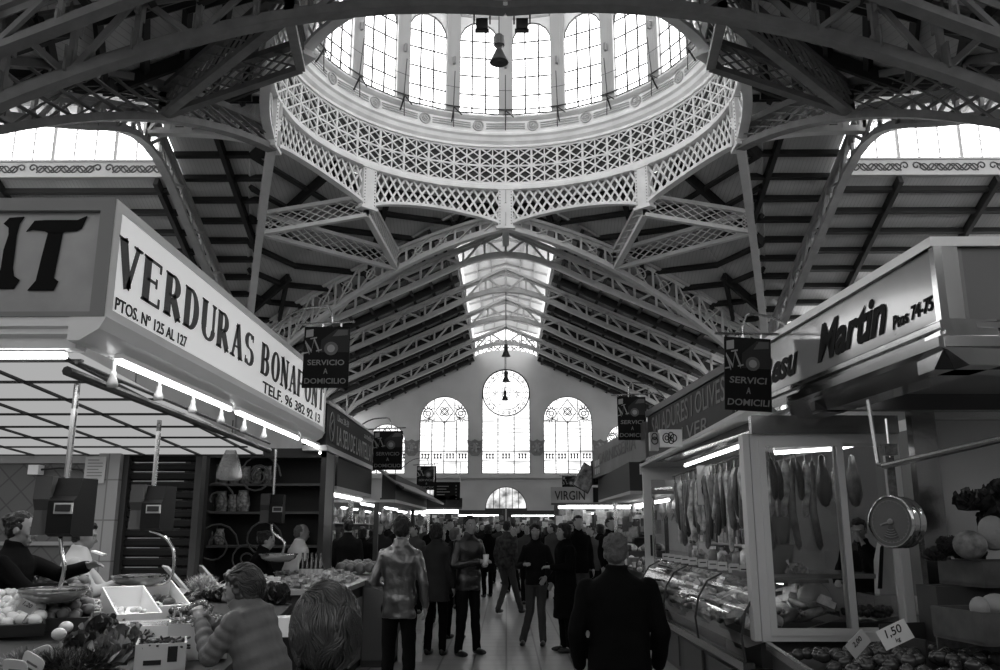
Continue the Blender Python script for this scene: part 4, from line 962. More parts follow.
# punnets of mushrooms etc.
PUN = mat('punnet', .5, .5, var=.2, vscale=20)
def punnet(px, py, m, r, n, label, rz=.5, size=(.2, .28, .06), grp=None, item='mushroom', ilab=''):
    t, P = open_box(on(px, py) + Vector((0, 0, .05)), size, rz, PUN, 'punnet', label, 'punnet', tilt=.25)
    for k in range(n): sphere_thing(item, P(R.uniform(-.38, .38) * size[0], R.uniform(-.42, .42) * size[1], size[2] + R.uniform(-.01, .03)), r, m, ilab, item, grp, (1, 1, .7))
MUSH = mat('mushroom_skin', .5, .6, var=.3, vscale=18)
for i, (px, py) in enumerate(((52, 600), (64, 614), (78, 603), (90, 608), (84, 622), (100, 622), (92, 606))):
    punnet(px, py, MUSH, .02, 20, 'pale punnet of small mushrooms, ' + ['beside the orange crate, highest', 'middle of the row by the oranges', 'behind the middle ones, below the scale pan', 'right row, middle', 'in front, beside the lettuce', 'right row, lowest', 'right row, farthest, touching the white crate'][i], .5, grp='button mushrooms in punnets', ilab='small pale mushroom in a punnet between oranges and lettuce')
for (px, py, lb) in ((59, 634, 'lower'), (66, 627, 'upper')):
    o = MB().ell((0, 0, 0), (.045, .036, .036), 12, 8).build('onion', EGG, smooth=True); o.location = on(px, py, .09); tag(o, 'large pale onion in front of the mushrooms, %s of the pair' % lb, 'onion')
# white foam boxes, tilted towards the aisle
t, P = open_box(on(128, 622, .03), (.3, .62, .16), .62, FOAM, 'foam_box', 'tilted white foam box with a few mushrooms, behind the lettuce', 'box', tilt=.25)
for k in range(16): sphere_thing('mushroom', P(R.uniform(-.1, .1), R.uniform(-.27, .02), .05 + R.uniform(0, .05)), .028, MUSH, 'loose pale mushroom in the left tilted foam box', 'mushroom', 'mushrooms in the foam box', (1, 1, .7))
t, P = open_box(on(160, 612, .05), (.28, .62, .15), .62, FOAM, 'foam_box', 'tilted white foam box holding dark greens, right of the mushroom one', 'box', tilt=.25)
for k in range(14): sphere_thing('courgette', P(R.uniform(-.09, .09), R.uniform(-.24, .1), .06 + R.uniform(0, .05)), .03, LEAFD, 'dark courgette in the right tilted foam box', 'courgette', 'courgettes in the foam box', (.8, 1.9, .8))
for k, (px, py, lb) in enumerate(((132, 634, 'mushroom'),)):
    pass
# frontal boxes
t, P = open_box(on(150, 640, .02), (.42, .38, .1), .4, FOAM, 'foam_box', 'low white foam box under cling film, right of the lettuce', 'box')
MB().box(P(0, 0, .1), (.4, .36, .004), Matrix.Rotation(.4, 3, 'Z')).build('cling_film', mat('film_grey', .3, .15, var=.5, vscale=12, spec=.9), t)
t, P = open_box(on(196, 655, .0), (.34, .42, .2), .35, mat('carton_white', .6, .6), 'carton', 'large white carton of shredded greens in front of the jacket woman', 'carton')
GR = mat('shredded_green', .22, .6, var=.7, vscale=22)
gm = MB()
for k in range(260):
    a = P(R.uniform(-.15, .15), R.uniform(-.19, .19), .17 + R.uniform(0, .05)); d = Vector((R.uniform(-1, 1), R.uniform(-1, 1), R.uniform(-.1, .3))).normalized() * .05
    gm.bar(a, a + d, .012, .006)
o = gm.build('shredded_greens', GR, None, P(0, 0, .17)); tag(o, 'heap of shredded greens filling the large white carton', 'greens'); o['kind'] = 'stuff'
t, P = open_box(on(160, 668, .0), (.26, .3, .14), .35, mat('carton_white', .6, .6), 'carton', 'white printed carton with dark beans at the bottom edge', 'carton')
M = Matrix.Rotation(.35, 3, 'Z'); MB().box(P(.06, -.153, .09), (.05, .003, .08), M).box(P(-.04, -.153, .05), (.09, .003, .025), M).build('print', INK, t)
gm = MB()
for k in range(160):
    a = P(R.uniform(-.11, .11), R.uniform(-.13, .13), .11 + R.uniform(0, .03)); d = Vector((R.uniform(-1, 1), R.uniform(-1, 1), R.uniform(-.1, .2))).normalized() * .05; gm.tube([a, a + d], .006, 5)
o = gm.build('green_beans', LEAFD, None, P(0, 0, .1)); tag(o, 'dark beans heaped in the printed carton', 'beans'); o['kind'] = 'stuff'
# cherries and tomatoes heap
hc = on(190, 606)
for k in range(95):
    u, v = R.uniform(-1, 1), R.uniform(-1, 1)
    if u * u + v * v > 1: continue
    sphere_thing('plum', on(188 + 26 * u, 609 + 9 * v, .04 + .08 * (1 - u * u - v * v) + .01), .03, PLUM, 'small dark glossy plum in the heap beside the jacket woman', 'plum', 'heap of dark plums')
for k in range(26):
    sphere_thing('tomato', on(152 + R.uniform(0, 26), 596 + R.uniform(-3, 7), .07 + R.uniform(0, .07)), .045, TOM, 'round dark tomato heaped behind the plums', 'tomato', 'tomatoes behind the plums', (1, 1, .85), LEAFD)
# tall open cartons leaning
for i, (px, py, rz, w_) in enumerate(((186, 590, .55, .26), (218, 588, .6, .26))):
    c = on(px, py, .04); M = Matrix.Rotation(rz, 3, 'Z') @ Matrix.Rotation(-.75, 3, 'Y')
    t = E('leaning_carton', 'tall white carton lid leaning back %s' % ['left of the pale frizzy endive', 'right of the pale frizzy endive'][i], 'carton', c)
    MB().box(c + M @ Vector((.0, 0, .16)), (.02, .3, .34), M).build('lid', FOAM, t); MB().box(c + M @ Vector((-.1, 0, .02)), (.2, .3, .02), M).build('flap', FOAM, t)
    MB().box(c + M @ Vector((.012, .02, .2)), (.004, .09, .03), M).build('hand_hole', BLACK, t)
def frizz(name, c, r, m, n, label, cat='vegetable', L=.12, w_=.012, up=.3, flat=.6, grp=None):
    mb = MB(); c = Vector(c)
    for k in range(n):
        a = R.uniform(0, 2 * PI); e = R.uniform(up, 1.4); d = Vector((math.cos(a) * math.cos(e), math.sin(a) * math.cos(e), math.sin(e)))
        s = c + Vector((d.x * r * R.random(), d.y * r * R.random(), d.z * r * .2)); pts = [s]
        for j in range(4): d = (d + Vector((R.uniform(-.4, .4), R.uniform(-.4, .4), R.uniform(-.45, .2)))).normalized(); pts.append(pts[-1] + d * L / 4)
        x = Vector((-math.sin(a), math.cos(a), 0))
        for j in range(4):
            w1 = w_ * (1 - abs(j - 1.5) / 3); w2 = w_ * (1 - abs(j + 1 - 1.5) / 3) if j < 3 else .001
            mb.add([pts[j] - x * w1, pts[j] + x * w1, pts[j + 1] + x * w2, pts[j + 1] - x * w2], [(0, 1, 2, 3)])
    mb.ell(c + Vector((0, 0, r * .2)), (r * .7, r * .7, r * .45), 12, 6)
    o = mb.build(name, m, None, c); tag(o, label, cat, grp); return o
frizz('endive', on(203, 592, .06), .12, LEAFL, 500, 'pale frizzy endive heap between the leaning cartons', L=.17, w_=.006)
def ruffle(name, c, r, m, n, label, cat='lettuce', seed=1, grp=None):
    """head of crinkled leaves"""
    rr = random.Random(seed); mb = MB(); c = Vector(c)
    for k in range(n):
        a = rr.uniform(0, 2 * PI); e = rr.uniform(.15, 1.35); L = r * rr.uniform(.8, 1.2); W = r * rr.uniform(.35, .6)
        dirv = Vector((math.cos(a) * math.cos(e), math.sin(a) * math.cos(e), math.sin(e))); side = Vector((-math.sin(a), math.cos(a), 0)); nrm = dirv.cross(side)
        G = 5; H = 6; vs = []
        for i in range(G + 1):
            t = i / G
            for j in range(H + 1):
                u = j / H * 2 - 1; ww = W * math.sin(PI * min(1, .12 + t * .83)) ** .7; ruf = (abs(u) ** 2 * t) * r * .16 * math.sin(u * 9 + t * 11 + k * 2.1)
                p = c + dirv * (L * t * .95) + side * (u * ww) - nrm * (r * .35 * t * t * (1 if e < 1 else .3)) * -1 + nrm * (ruf - .12 * r * u * u)
                p.z = max(p.z, c.z + .004 + rr.random() * .004); vs.append(p)
        fs = [(i * (H + 1) + j, i * (H + 1) + j + 1, (i + 1) * (H + 1) + j + 1, (i + 1) * (H + 1) + j) for i in range(G) for j in range(H)]
        mb.add(vs, fs)
    o = mb.build(name, m, None, c, smooth=True); tag(o, label, cat, grp); return o
for i, (px, py, m, r, lb) in enumerate(((122, 655, LEAFM, .17, 'rightmost of the heads, next to the cartons'), (98, 642, LEAFD, .15, 'dark one behind the largest'), (80, 660, LEAFD, .15, 'dark one in front, beside the parsley'), (112, 630, LEAFD, .11, 'small dark one at the back'), (140, 645, LEAFD, .1, 'small one against the film covered box'), (104, 668, LEAFM, .16, 'at the bottom edge of the picture'))):
    ruffle('lettuce', on(px, py, .01), r, m, 26, 'loose leaf lettuce head, ' + lb, seed=i + 3)
for i, px in enumerate((55, 68, 84, 20)): frizz('parsley', on(px, 674, .0), .09, LEAFM if i % 2 else LEAFD, 260, 'feathery bunch of herbs at the bottom edge, ' + ['beside the white labels', 'second from the white labels', 'nearest the lettuce', 'under the lemons'][i], 'herbs', L=.12, w_=.006)
for i, (px, py, r_) in enumerate(((15, 668, .1), (42, 655, -.4), (33, 662, .5))):
    p = on(px, py, .08); M = Matrix.Rotation(r_, 3, 'Y') @ Matrix.Rotation(.5, 3, 'X')
    t = E('punnet_label', 'white rounded plastic tag, ' + ['lowest, at the corner below the lemons', 'upper one with printed line, beside the herbs', 'middle one half hidden by the upper tag'][i], 'label', p)
    o_ = [(.06 * math.copysign(abs(math.cos(k * PI / 12)) ** .5, math.cos(k * PI / 12)), .045 * math.copysign(abs(math.sin(k * PI / 12)) ** .5, math.sin(k * PI / 12))) for k in range(24)]
    MB().prism([p + M @ Vector((u, 0, v)) for u, v in o_], M @ Vector((0, .006, 0))).build('tag', TAGW, t)
    MB().box(p + M @ Vector((0, -.003, -.012)), (.06, .003, .012), M).build('print', mat('faint_ink', .2, .7), t)
ruffle('basil_plant', on(276, 604, -.0), .2, LEAFD, 40, 'bushy dark potted herb behind the jacket woman', 'plant', seed=22)
p = on(282, 628); t, P = open_box(p - Vector((0, 0, .06)), (.16, .16, .14), .2, TAGW, 'plant_pot', 'white square pot beside the jacket woman', 'pot')

for i, (px, py, r_, m, lb) in enumerate(((222, 602, .15, LEAFD, 'behind the plum heap, left one'), (240, 597, .14, LEAFM, 'behind the jacket woman, pale one'), (208, 601, .1, LEAFD, 'small one touching the leaning carton'))):
    ruffle('leafy_greens', on(px, py, .0), r_, m, 34, 'bunch of leafy greens on the stand, ' + lb, 'greens', seed=90 + i)
# ================================================================== HANGING DELIVERY SIGNS
BN = mat('banner_black', .008, .6, spec=.12); BN2 = mat('banner_grey', .03, .6, spec=.12); BTX = mat('banner_text', .2, .5); BEM = mat('banner_emblem', .28, .5)
def banner(px0, px1, py0, py1, y, label, word, side, yaw=0.0, tilt=0.0, line3='DOMICILIO'):
    a = at(px0, py0, y=y); b = at(px1, py1, y=y); W = b.x - a.x; H = a.z - b.z; c = Vector(((a.x + b.x) / 2, y, (a.z + b.z) / 2))
    t = E('hanging_sign', label, 'sign', c); M = Matrix.Rotation(yaw, 3, 'Z') @ Matrix.Rotation(tilt, 3, 'Y')
    P = lambda u, v, d=0: c + M @ Vector((u * W, -d, v * H))
    MB().prism([P(-.5, -.5, -.008), P(.5, -.5, -.008), P(.5, .5, -.008), P(-.5, .5, -.008)], M @ Vector((0, -.016, 0))).build('board', BN, t)
    def poly(nm, pts, m, d=.011): MB().prism([P(u, v, d) for u, v in pts], M @ Vector((0, -.003, 0))).build(nm, m, t)
    poly('motif', [(-.12, .28), (.2, .46), (.49, .46), (.49, .08), (-.14, .08)], BN2)
    poly('motif', [(.12, .34), (.24, .45), (.45, .45), (.45, .36)], mat('banner_mid', .07, .4), .013)
    for r1, m_ in ((.15, mat('banner_mid2', .09, .4)), (.085, BEM)): poly('emblem', [(.1 + r1 * math.cos(k * PI / 9), .14 + r1 * W / H * math.sin(k * PI / 9)) for k in range(18)], m_, .014 if r1 > .1 else .017)
    g = MB()
    for (u0, v0, u1, v1, w_) in ((-.45, .22, -.37, .06, .05), (-.47, .25, -.33, .1, .05), (-.33, .08, -.28, .3, .025), (-.28, .3, -.16, .1, .06), (-.5, .06, -.38, .08, .02), (-.22, .1, -.1, .12, .02), (-.36, .3, -.22, .32, .02), (-.46, .38, -.3, .4, .12)):
        g.bar(P(u0, v0, .016), P(u1, v1, .016), .004, w_ * W, M @ Vector((0, 0, 1))) if False else g.prism([P(u0, v0 - w_ / 2, .012), P(u1, v1 - w_ / 2, .012), P(u1, v1 + w_ / 2, .012), P(u0, v0 + w_ / 2, .012)], M @ Vector((0, -.004, 0)))
    g.build('monogram', BEM, t)
    for s, v, wd in ((word, -.13, .8), ('A', -.27, .09), (line3, -.43, .9)):
        q = place_flat(text_mb(s, .085 * H, 1, .1 if side > 0 else 0, .012), (0, 0, 0), (1, 0, 0), wd * W, depth=.003, center=True)
        q.v = [c + M @ Vector((p.x, -.011 + p.y, v * H + (p.z if True else 0))) for p in q.v]; q.build('lettering', BTX, t)
    # rod on top and curved bracket back to the stall
    e = c + M @ Vector((0, 0, H / 2)); o = e + Vector((side * W * 1.5, .15, .12))
    top = e + Vector((0, 0, .1))
    MB().tube([P(-.7, .54), P(.6 + .5 * (side > 0), .56 + .03)], .012, 6).build('rod', STEEL, t)
    MB().tube([P(-.1, .5), P(-.1, .56)], .01, 5).tube([P(.3, .5), P(.3, .56)], .01, 5).build('hook', STEEL, t)
    pts = [P(-.1 * side, .56)] + [P(-.1 * side + side * .15 * (1 - math.cos(k * PI / 8)) , .56 + .28 * math.sin(k * PI / 8)) for k in range(1, 5)] + [P(side * (.35 + .2 * k), .83 - .02 * k * k) for k in range(0, 6)]
    MB().tube(pts, .012, 6).build('bracket', STEEL, t)
    return t
banner(305, 348, 327, 388, 9.2, 'black hanging sign reading SERVICIO A DOMICILIO by the white fascia', 'SERVICIO', -1)
banner(374, 402, 431, 470, 14.3, 'black SERVICIO A DOMICILIO sign at the far end of the dark fascia', 'SERVICIO', -1)
banner(417, 436, 466, 490, 23, 'small far SERVICIO A DOMICILIO sign above the left crowd', 'SERVICIO', -1)
banner(722, 774, 338, 411, 7.4, 'large black hanging sign reading SERVICI A DOMICILI, nearest on the right', 'SERVICI', 1, .05, .05, 'DOMICILI')
banner(617, 647, 397, 440, 13.4, 'black SERVICI A DOMICILI sign at the end of the olives fascia', 'SERVICI', 1, 0, 0, 'DOMICILI')
banner(562, 577, 476, 496, 26, 'tiny far SERVICI A DOMICILI sign above the VIRGIN board', 'SERVICI', 1, 0, 0, 'DOMICILI')
# dark route board hanging beyond the left signs
a = at(434, 482, y=22); b = at(460, 500, y=22); t = E('menu_board', 'black board with faint lines and two round tabs, above the left crowd', 'sign', (a + b) / 2)
MB().bb(a.x, b.x, 21.98, 22.02, b.z, a.z).build('board', BN, t)
for f in (.3, .75): MB().lathe([(0, -.02), (.13, -.02), (.13, .02), (0, .02)], (a.x + f * (b.x - a.x), 22, b.z), 16, M=Matrix.Rotation(PI / 2, 3, 'X')).build('round_tab', BN2, t)
g = MB(); [g.bb(a.x + .08, a.x + .08 + l, 21.96, 21.975, a.z - .12 - k * .07, a.z - .1 - k * .07) for k, l in enumerate((.3, .24, .33, .2))]; [g.ell((b.x - .1, 21.97, a.z - .1 - k * .08), .018, 6, 4) for k in range(5)]
g.build('faint_lines', BTX, t); MB().tube([(a.x, 22, a.z), (a.x, 22, a.z + .5)], .01, 5).tube([(b.x, 22, a.z), (b.x, 22, a.z + .5)], .01, 5).build('hanger', STEEL, t)

# ================================================================== RIGHT ROW
def rx(y): return 2.61 - .058 * (y - 4.96)
RD = Vector((.058, -1, 0)).normalized()       # towards the camera along the fascia
RN = Vector((-1, -.058, 0)).normalized()      # out of the fascia
def rp(y, z, off=0): return Vector((rx(y), y, z)) + RN * off
root = E('shop_sign', 'grey fascia with script lettering and chrome mouldings, nearest on the right', 'sign', rp(4.96, 2.5))
MART = mat('sign_midgrey', .26, .16, var=.12, vscale=1.5, spec=.8, coat=.5)
MB().prism([rp(4.96, 2.8), rp(8.15, 2.8), rp(8.15, 3.29), rp(4.96, 3.29)], -RN * .3).build('side_panel', MART, root)
MB().bb(2.62, 5.4, 4.97, 5.2, 2.8, 3.29).build('end_panel', mat('sign_end_grey', .17, .3), root)
f = MB(); f.prism([rp(4.94, 3.27, .03), rp(8.15, 3.27, .03), rp(8.15, 3.33, .03), rp(4.94, 3.33, .03)], -RN * .36); f.bb(2.58, 5.4, 4.93, 5.3, 3.27, 3.33)
f.build('top_trim', ALU, root)
CH2 = mat('chrome_moulding', .45, .14, 1.0, bump=.07, bscale=3)
cp = MB().prism([rp(4.93, 2.8, .02), rp(4.985, 2.8, .02), rp(4.985, 3.27, .02), rp(4.93, 3.27, .02)], -RN * .05); cp.bb(2.6, 2.74, 4.935, 4.98, 2.8, 3.27); cp.build('corner_post', CH2, root)
prof = [(.02, 2.81), (.05, 2.79), (.05, 2.755), (.02, 2.74), (.02, 2.72), (.07, 2.70), (.07, 2.64), (.02, 2.62), (-.06, 2.56), (-.1, 2.53), (-.3, 2.53), (-.3, 2.81)]
m1 = MB().prism([rp(4.9, z, o) for o, z in prof], -RD * 3.25); m1.prism([Vector((2.58, 4.96 - o, z)) for o, z in prof], (2.8, 0, 0)); m1.build('lower_moulding', CH2, root)
sc_ = MAT_S = mat('script_ink', .01, .6, spec=.1)
def rtext(nm, s, y0, y1, z, h, z2=None, sh=.0, bold=.01, m=sc_): return text_on(nm, text_mb(s, h, 1, sh, bold), m, root, rp(y0, z, .004), rp(y1, z2 if z2 else z, .004))
rtext('lettering', 'Martin', 6.72, 5.58, 2.9, .27, 2.9, .45, .03)
rtext('lettering', 'Resu', 8.0, 7.1, 2.9, .24, 2.9, .45, .03)
rtext('lettering', 'Ptos 74-75', 5.52, 5.02, 2.885, .085, 2.9, .25, .02)
root = E('shop_sign', 'dark fascia reading SALADURES I OLIVES SALVER, beyond the script one', 'sign', rp(8.2, 2.6))
OLV = mat('sign_olive', .02, .5, var=.3, vscale=3, spec=.2)
MB().prism([rp(8.17, 2.62), rp(12.9, 2.62), rp(12.9, 3.25), rp(8.17, 3.25)], -RN * .3).build('side_panel', OLV, root)
f = MB(); f.prism([rp(8.17, 3.24, .03), rp(12.9, 3.24, .03), rp(12.9, 3.33, .03), rp(8.17, 3.33, .03)], -RN * .36); f.build('top_trim', mat('trim_dark', .04, .4), root)
f = MB().prism([rp(8.17, 2.52, .05), rp(12.9, 2.52, .05), rp(12.9, 2.62, .05), rp(8.17, 2.62, .05)], -RN * .3); f.build('lower_moulding', mat('trim_grey', .22, .25, .6), root)
OLT = mat('letter_olive', .2, .6)
rtext('lettering', 'SALADURES I OLIVES', 12.6, 9.1, 2.93, .26, 2.95, .1, .0, OLT); rtext('lettering', 'SALVER', 11.6, 9.8, 2.68, .18, 2.68, .1, 0, OLT)
MB().prism([rp(8.2, 2.65, .006), rp(8.9, 2.65, .006), rp(8.9, 3.2, .006), rp(8.2, 3.2, .006)], -RN * .01).build('end_plate', BN, root)
rtext('lettering', 'Nº 81', 8.8, 8.35, 2.78, .09, 2.78, 0, 0, PALEINK)
root = E('shop_sign', 'grey far fascia with faint pale lettering and a small pale logo', 'sign', rp(13, 2.6))
MB().prism([rp(13.1, 2.62), rp(18.2, 2.62), rp(18.2, 3.2), rp(13.1, 3.2)], -RN * .3).build('side_panel', mat('sign_far_grey', .13, .5, var=.2, vscale=2), root)
rtext('lettering', 'CARNISSERIA', 17.5, 13.8, 2.85, .22, 2.85, .1, 0, mat('letter_far', .07, .5))
lg = MB(); [lg.prism([rp(17.9 - k * .22, z, .006), rp(17.9 - k * .22 - .12, z, .006), rp(17.9 - k * .22 - .12, z + .12, .006), rp(17.9 - k * .22, z + .12, .006)], RN * .004) for k in range(3) for z in (2.68, 2.84)]; lg.build('logo', mat('logo_pale', .55, .5), root)
# small ornament light box
c = at(671, 438, y=9.9); t = E('light_box', 'small white box sign with black scroll ornament below the olives lettering', 'sign', c)
MB().bb(c.x - .13, c.x + .13, c.y, c.y + .1, c.z - .1, c.z + .1).build('casing', mat('box_white', .75, .4), t)
MB().bb(c.x - .24, c.x - .14, c.y + .02, c.y + .12, c.z - .14, c.z + .07).build('side_plate', mat('side_plate', .35, .4), t)
g = MB(); [g.tube([(c.x + ox + r * math.cos(k * PI / 6), c.y - .004, c.z + oz + r * 1.2 * math.sin(k * PI / 6)) for k in range(13)], .006, 4) for ox, oz, r in ((-.05, 0, .045), (.03, 0, .035), (-.05, 0, .02), (-.0, .03, .03), (.0, -.03, .03), (-.19, -.03, .035), (-.19, .02, .03))]; g.build('ornament', INK, t)
MB().tube([c + Vector((.13, .05, .0)), c + Vector((.34, .05, .0))], .012, 6).build('arm', STEEL, t)
# black box + panel at end of far sign
c = at(600, 470, y=18.4); t = E('ceiling_speaker', 'black square box at the far end of the grey fascia', 'loudspeaker', c)
MB().bb(c.x - .16, c.x + .18, 18.3, 18.8, c.z - .3, c.z + .2).build('casing', BN, t); MB().bb(c.x - .12, c.x + .14, 18.28, 18.3, c.z - .25, c.z + .15).build('grille', BN2, t)
c = at(586, 478, y=18.6); t = E('angled_mirror', 'tilted pale framed picture panel beside the black box', 'panel', c); M = Matrix.Rotation(.5, 3, 'Y') @ Matrix.Rotation(.3, 3, 'Z')
MB().box(c, (.35, .04, .5), M).build('panel', mat('mottled_panel', .4, .3, var=.8, vscale=9), t); MB().box(c + Vector((0, .03, 0)), (.4, .03, .55), M).build('frame', STEEL, t)

# glazed delicatessen stall
ALF = mat('alu_frame', .62, .4, .1)
def window_unit(name, label, x0, x1, y, z0, z1, mulls, fw=.075):
    t = E(name, label, 'window unit', ((x0 + x1) / 2, y, z0)); f = MB()
    f.frame(x0, x1, y - .04, y + .04, z0, z1, fw)
    f.build('frame', ALF, t)
    for k, (a_, b_, dy) in enumerate(mulls):
        s = MB().frame(a_, b_, y - .052 + dy, y - .021 + dy, z0 + fw * .6, z1 - fw * .6, .055, .06)
        sa = s.build('sash', ALF, t); MB().bb(a_ + .05, b_ - .05, y - .04 + dy, y - .034 + dy, z0 + .1, z1 - .1).build('pane', GLASS, sa)
    return t
window_unit('sliding_window', 'grey metal framed sliding window at the end of the sausage stall', 2.13, 3.42, 7.5, .68, 2.4, ((2.2, 2.93, 0), (2.86, 3.36, .05)))
# posts along the stall side
t = E('stall_post', 'wide pale aluminium corner post of the glazed stall, beside the sliding window', 'post', (2.1, 7.6, 0))
MB().bb(2.07, 2.125, 7.47, 7.6, .68, 2.4).bb(2.09, 2.12, 7.62, 7.68, .68, 2.4).build('profile', ALF, t)
t = window_unit('sliding_door', 'pale framed sliding door with dark glass at the far end of the sausage stall', 2.06, 2.85, 13.0, 0, 2.42, ((2.12, 2.8, 0),), .09)
MB().bb(2.13, 2.16, 12.93, 12.95, 1.2, 1.5).build('lock_plate', BLACK, t)
t = E('stall_canopy', 'pale soffit of the glazed sausage stall above the hanging sausages', 'canopy', (3, 10, 2.5))
MB().prism([(2.15, 7.6, 2.62), (3.8, 7.6, 2.62), (3.8, 13.2, 2.5), (2.05, 13.2, 2.5)], (0, 0, .04)).build('soffit', mat('soffit_white', .6, .5), t)
MB().bb(2.05, 3.6, 13.1, 13.2, 2.4, 2.56).build('end_fascia', mat('soffit_white', .6, .5), t)
tube_lamp((2.5, 7.9, 2.45), (2.42, 11.6, 2.42), 'glowing tube above the hanging sausages in the glazed stall')
tube_lamp(at(836, 449, y=9.0), at(872, 441, y=8.2), 'glowing tube seen through the top of the sliding window, right pane')
tube_lamp(at(774, 453, y=8.7), at(832, 449, y=8.7), 'glowing tube seen through the top of the sliding window, left pane')
for lamp_, (u_, v_, w_) in zip(('a', 'b'), ((850, 446, 8.7), (800, 451, 8.7))):
    q_ = at(u_, v_, y=w_); o = MB().tube([q_, (q_.x, q_.y, 2.62)], .008, 6).build('hanger_rod', STEEL, [x for x in bpy.data.objects if x.get('label', '').endswith('right pane' if lamp_ == 'a' else 'left pane') and x.name.startswith('tube_light')][0])
MB_ = MB().bb(4.2, 4.3, 7.6, 13.2, 0, 2.6); o = MB_.build('stall_partition', mat('partition_pale', .16, .6), None, (4.25, 10, 0)); tag(o, 'pale back partition inside the glazed sausage stall', 'partition')
rail = MB().tube([(2.42, 7.7, 2.33), (2.36, 12.2, 2.31)], .012, 6).build('hanging_rail', STEEL, None, (2.4, 9, 2.3)); tag(rail, 'steel rail carrying bagged sausages in the glazed stall', 'rail')
SAUS = [mat('sausage_dark', .03, .35, var=.4, vscale=15, spec=.7), mat('sausage_film', .5, .2, var=.6, vscale=12, spec=.9), mat('sausage_mid', .12, .3, var=.5, vscale=14, spec=.8)]
for k in range(46):
    y = 7.85 + k * .094; x = 2.42 - (y - 7.7) * .013 + (k % 2) * .016; L = R.uniform(.6, .95) if k % 5 else .45; m = SAUS[k % 3]
    if k < 3:
        o_ = None
    r_ = R.uniform(.028, .05); mb = MB(); z1 = 2.3
    mb.lathe([(.004, 0), (.006, -.08), (r_ * .6, -.1), (r_, -.16), (r_ * 1.05, -L * .6), (r_ * .85, -L + .04), (.01, -L)], (0, 0, 0), 9)
    w1, w2 = R.uniform(0, 6), R.uniform(.01, .03)
    for v in mb.v: v.x += w2 * math.sin(v.z * 7 + w1); v.y += w2 * math.cos(v.z * 6 + w1)
    o = mb.build('sausage', m, smooth=True); o.location = (x, y, z1); tag(o, 'long %s hanging from the steel rail in the glazed stall' % ['dark sausage', 'plastic wrapped sausage', 'grey cured sausage'][k % 3], 'sausage', ['dark sausages on the rail', 'wrapped sausages on the rail', 'grey sausages on the rail'][k % 3])
for k in range(9):      # second row, seen through the sliding window
    o = dup(bpy.data.objects[('sausage', 'sausage.001', 'sausage.002')[k % 3]], (2.35 + k * .065, 8.1, 2.3), label='cured sausage hanging behind the left pane of the sliding window', group='sausages behind the window pane')
c = at(706, 500, y=10.6); t = E('price_sheet', 'white sheet with a handwritten mark pinned among hanging sausages', 'notice', c); c.x -= .03
MB().bb(c.x - .13, c.x + .05, 10.3, 10.31, 2.33 - .46, 2.33).build('sheet', mat('paper2', .7, .6), t); MB().tube([(c.x - .04 + .04 * math.cos(k * .6), 10.295, 2.05 + .09 * math.sin(k * .6)) for k in range(9)], .007, 4).build('mark', INK, t)
for k in range(3):
    p = (3.16 + .15 * k, 8.6, 2.12); o = MB().lathe([(.0, .2), (.03, .18), (.045, .08), (.075, -.05), (.08, -.2), (.04, -.3), (.0, -.32)], (0, 0, 0), 12, sy=.6).build('cured_ham', SAUS[k % 3], smooth=True); o.location = p
    tag(o, 'cured ham hanging behind the right pane, %s' % ['nearest the sash', 'middle one', 'nearest the dial scale'][k], 'ham')
# display case with slanted glass
dc = E('display_case', 'long refrigerated display case with slanted glass front along the right aisle', 'display case', (2.4, 10, 0))
def cx(y): return 1.98 - .012 * (y - 7.5)
y0, y1 = 7.55, 12.7
MB().prism([(cx(y0) + .06, y0, 0), (2.9, y0, 0), (2.9, y1, 0), (cx(y1) + .06, y1, 0)], (0, 0, .45)).build('plinth', mat('case_dark', .03, .3), dc)
MB().prism([(cx(y0), y0, .43), (cx(y0), y0, .5), (cx(y1), y1, .5), (cx(y1), y1, .43)], (.1, 0, 0)).build('bumper_rail', STEEL, dc)
for k in range(4): MB().bb(cx(9) + .03, cx(9) + .055, 8 + k * 1.2, 8.9 + k * 1.2, .05, .38).build('base_panel', mat('base_panel', .1, .35, .4), dc)
MB().add([(cx(y0) + .04, y0, .62), (2.85, y0, .86), (2.85, y1, .86), (cx(y1) + .04, y1, .62)], [(0, 1, 2, 3)]).build('tray', mat('case_tray', .4, .3, .5), dc)
gl = MB(); pr_ = [(.02, .5), (.0, .7), (.04, .9), (.14, 1.06), (.3, 1.14)]
for (a_, b_), (c_, d_) in zip(pr_, pr_[1:]): gl.add([(cx(y0) + a_, y0, b_), (cx(y1) + a_, y1, b_), (cx(y1) + c_, y1, d_), (cx(y0) + c_, y0, d_)], [(0, 1, 2, 3)])
gl.build('front_glass', GLASS, dc, smooth=True)
for y in (y0, 9.25, 10.95, y1): MB().bars([(cx(y) + a_, y, b_) for a_, b_ in pr_], .02, .012, (0, 1, 0)).build('glass_joint', mat('joint_dark', .05, .3), dc)
tube_lamp((2.4, 7.7, 1.128), (2.36, 12.6, 1.128), 'thin added tube brightening the goods in the long display case', None, .008, False)  # extra tube added to brighten the goods behind the slanted glass
MB().bb(2.26, 2.75, y0, y1, 1.14, 1.17).build('top_shelf', mat('shelf_glass', .3, .15, .4), dc)
CHZ = [mat('cheese_pale', .5, .5, var=.3, vscale=10), mat('meat_grey', .2, .4, var=.6, vscale=14, spec=.7), mat('meat_dark', .07, .35, var=.6, vscale=14, spec=.8), mat('wrapped_pale', .62, .25, var=.4, vscale=10, spec=.8)]
base = {}
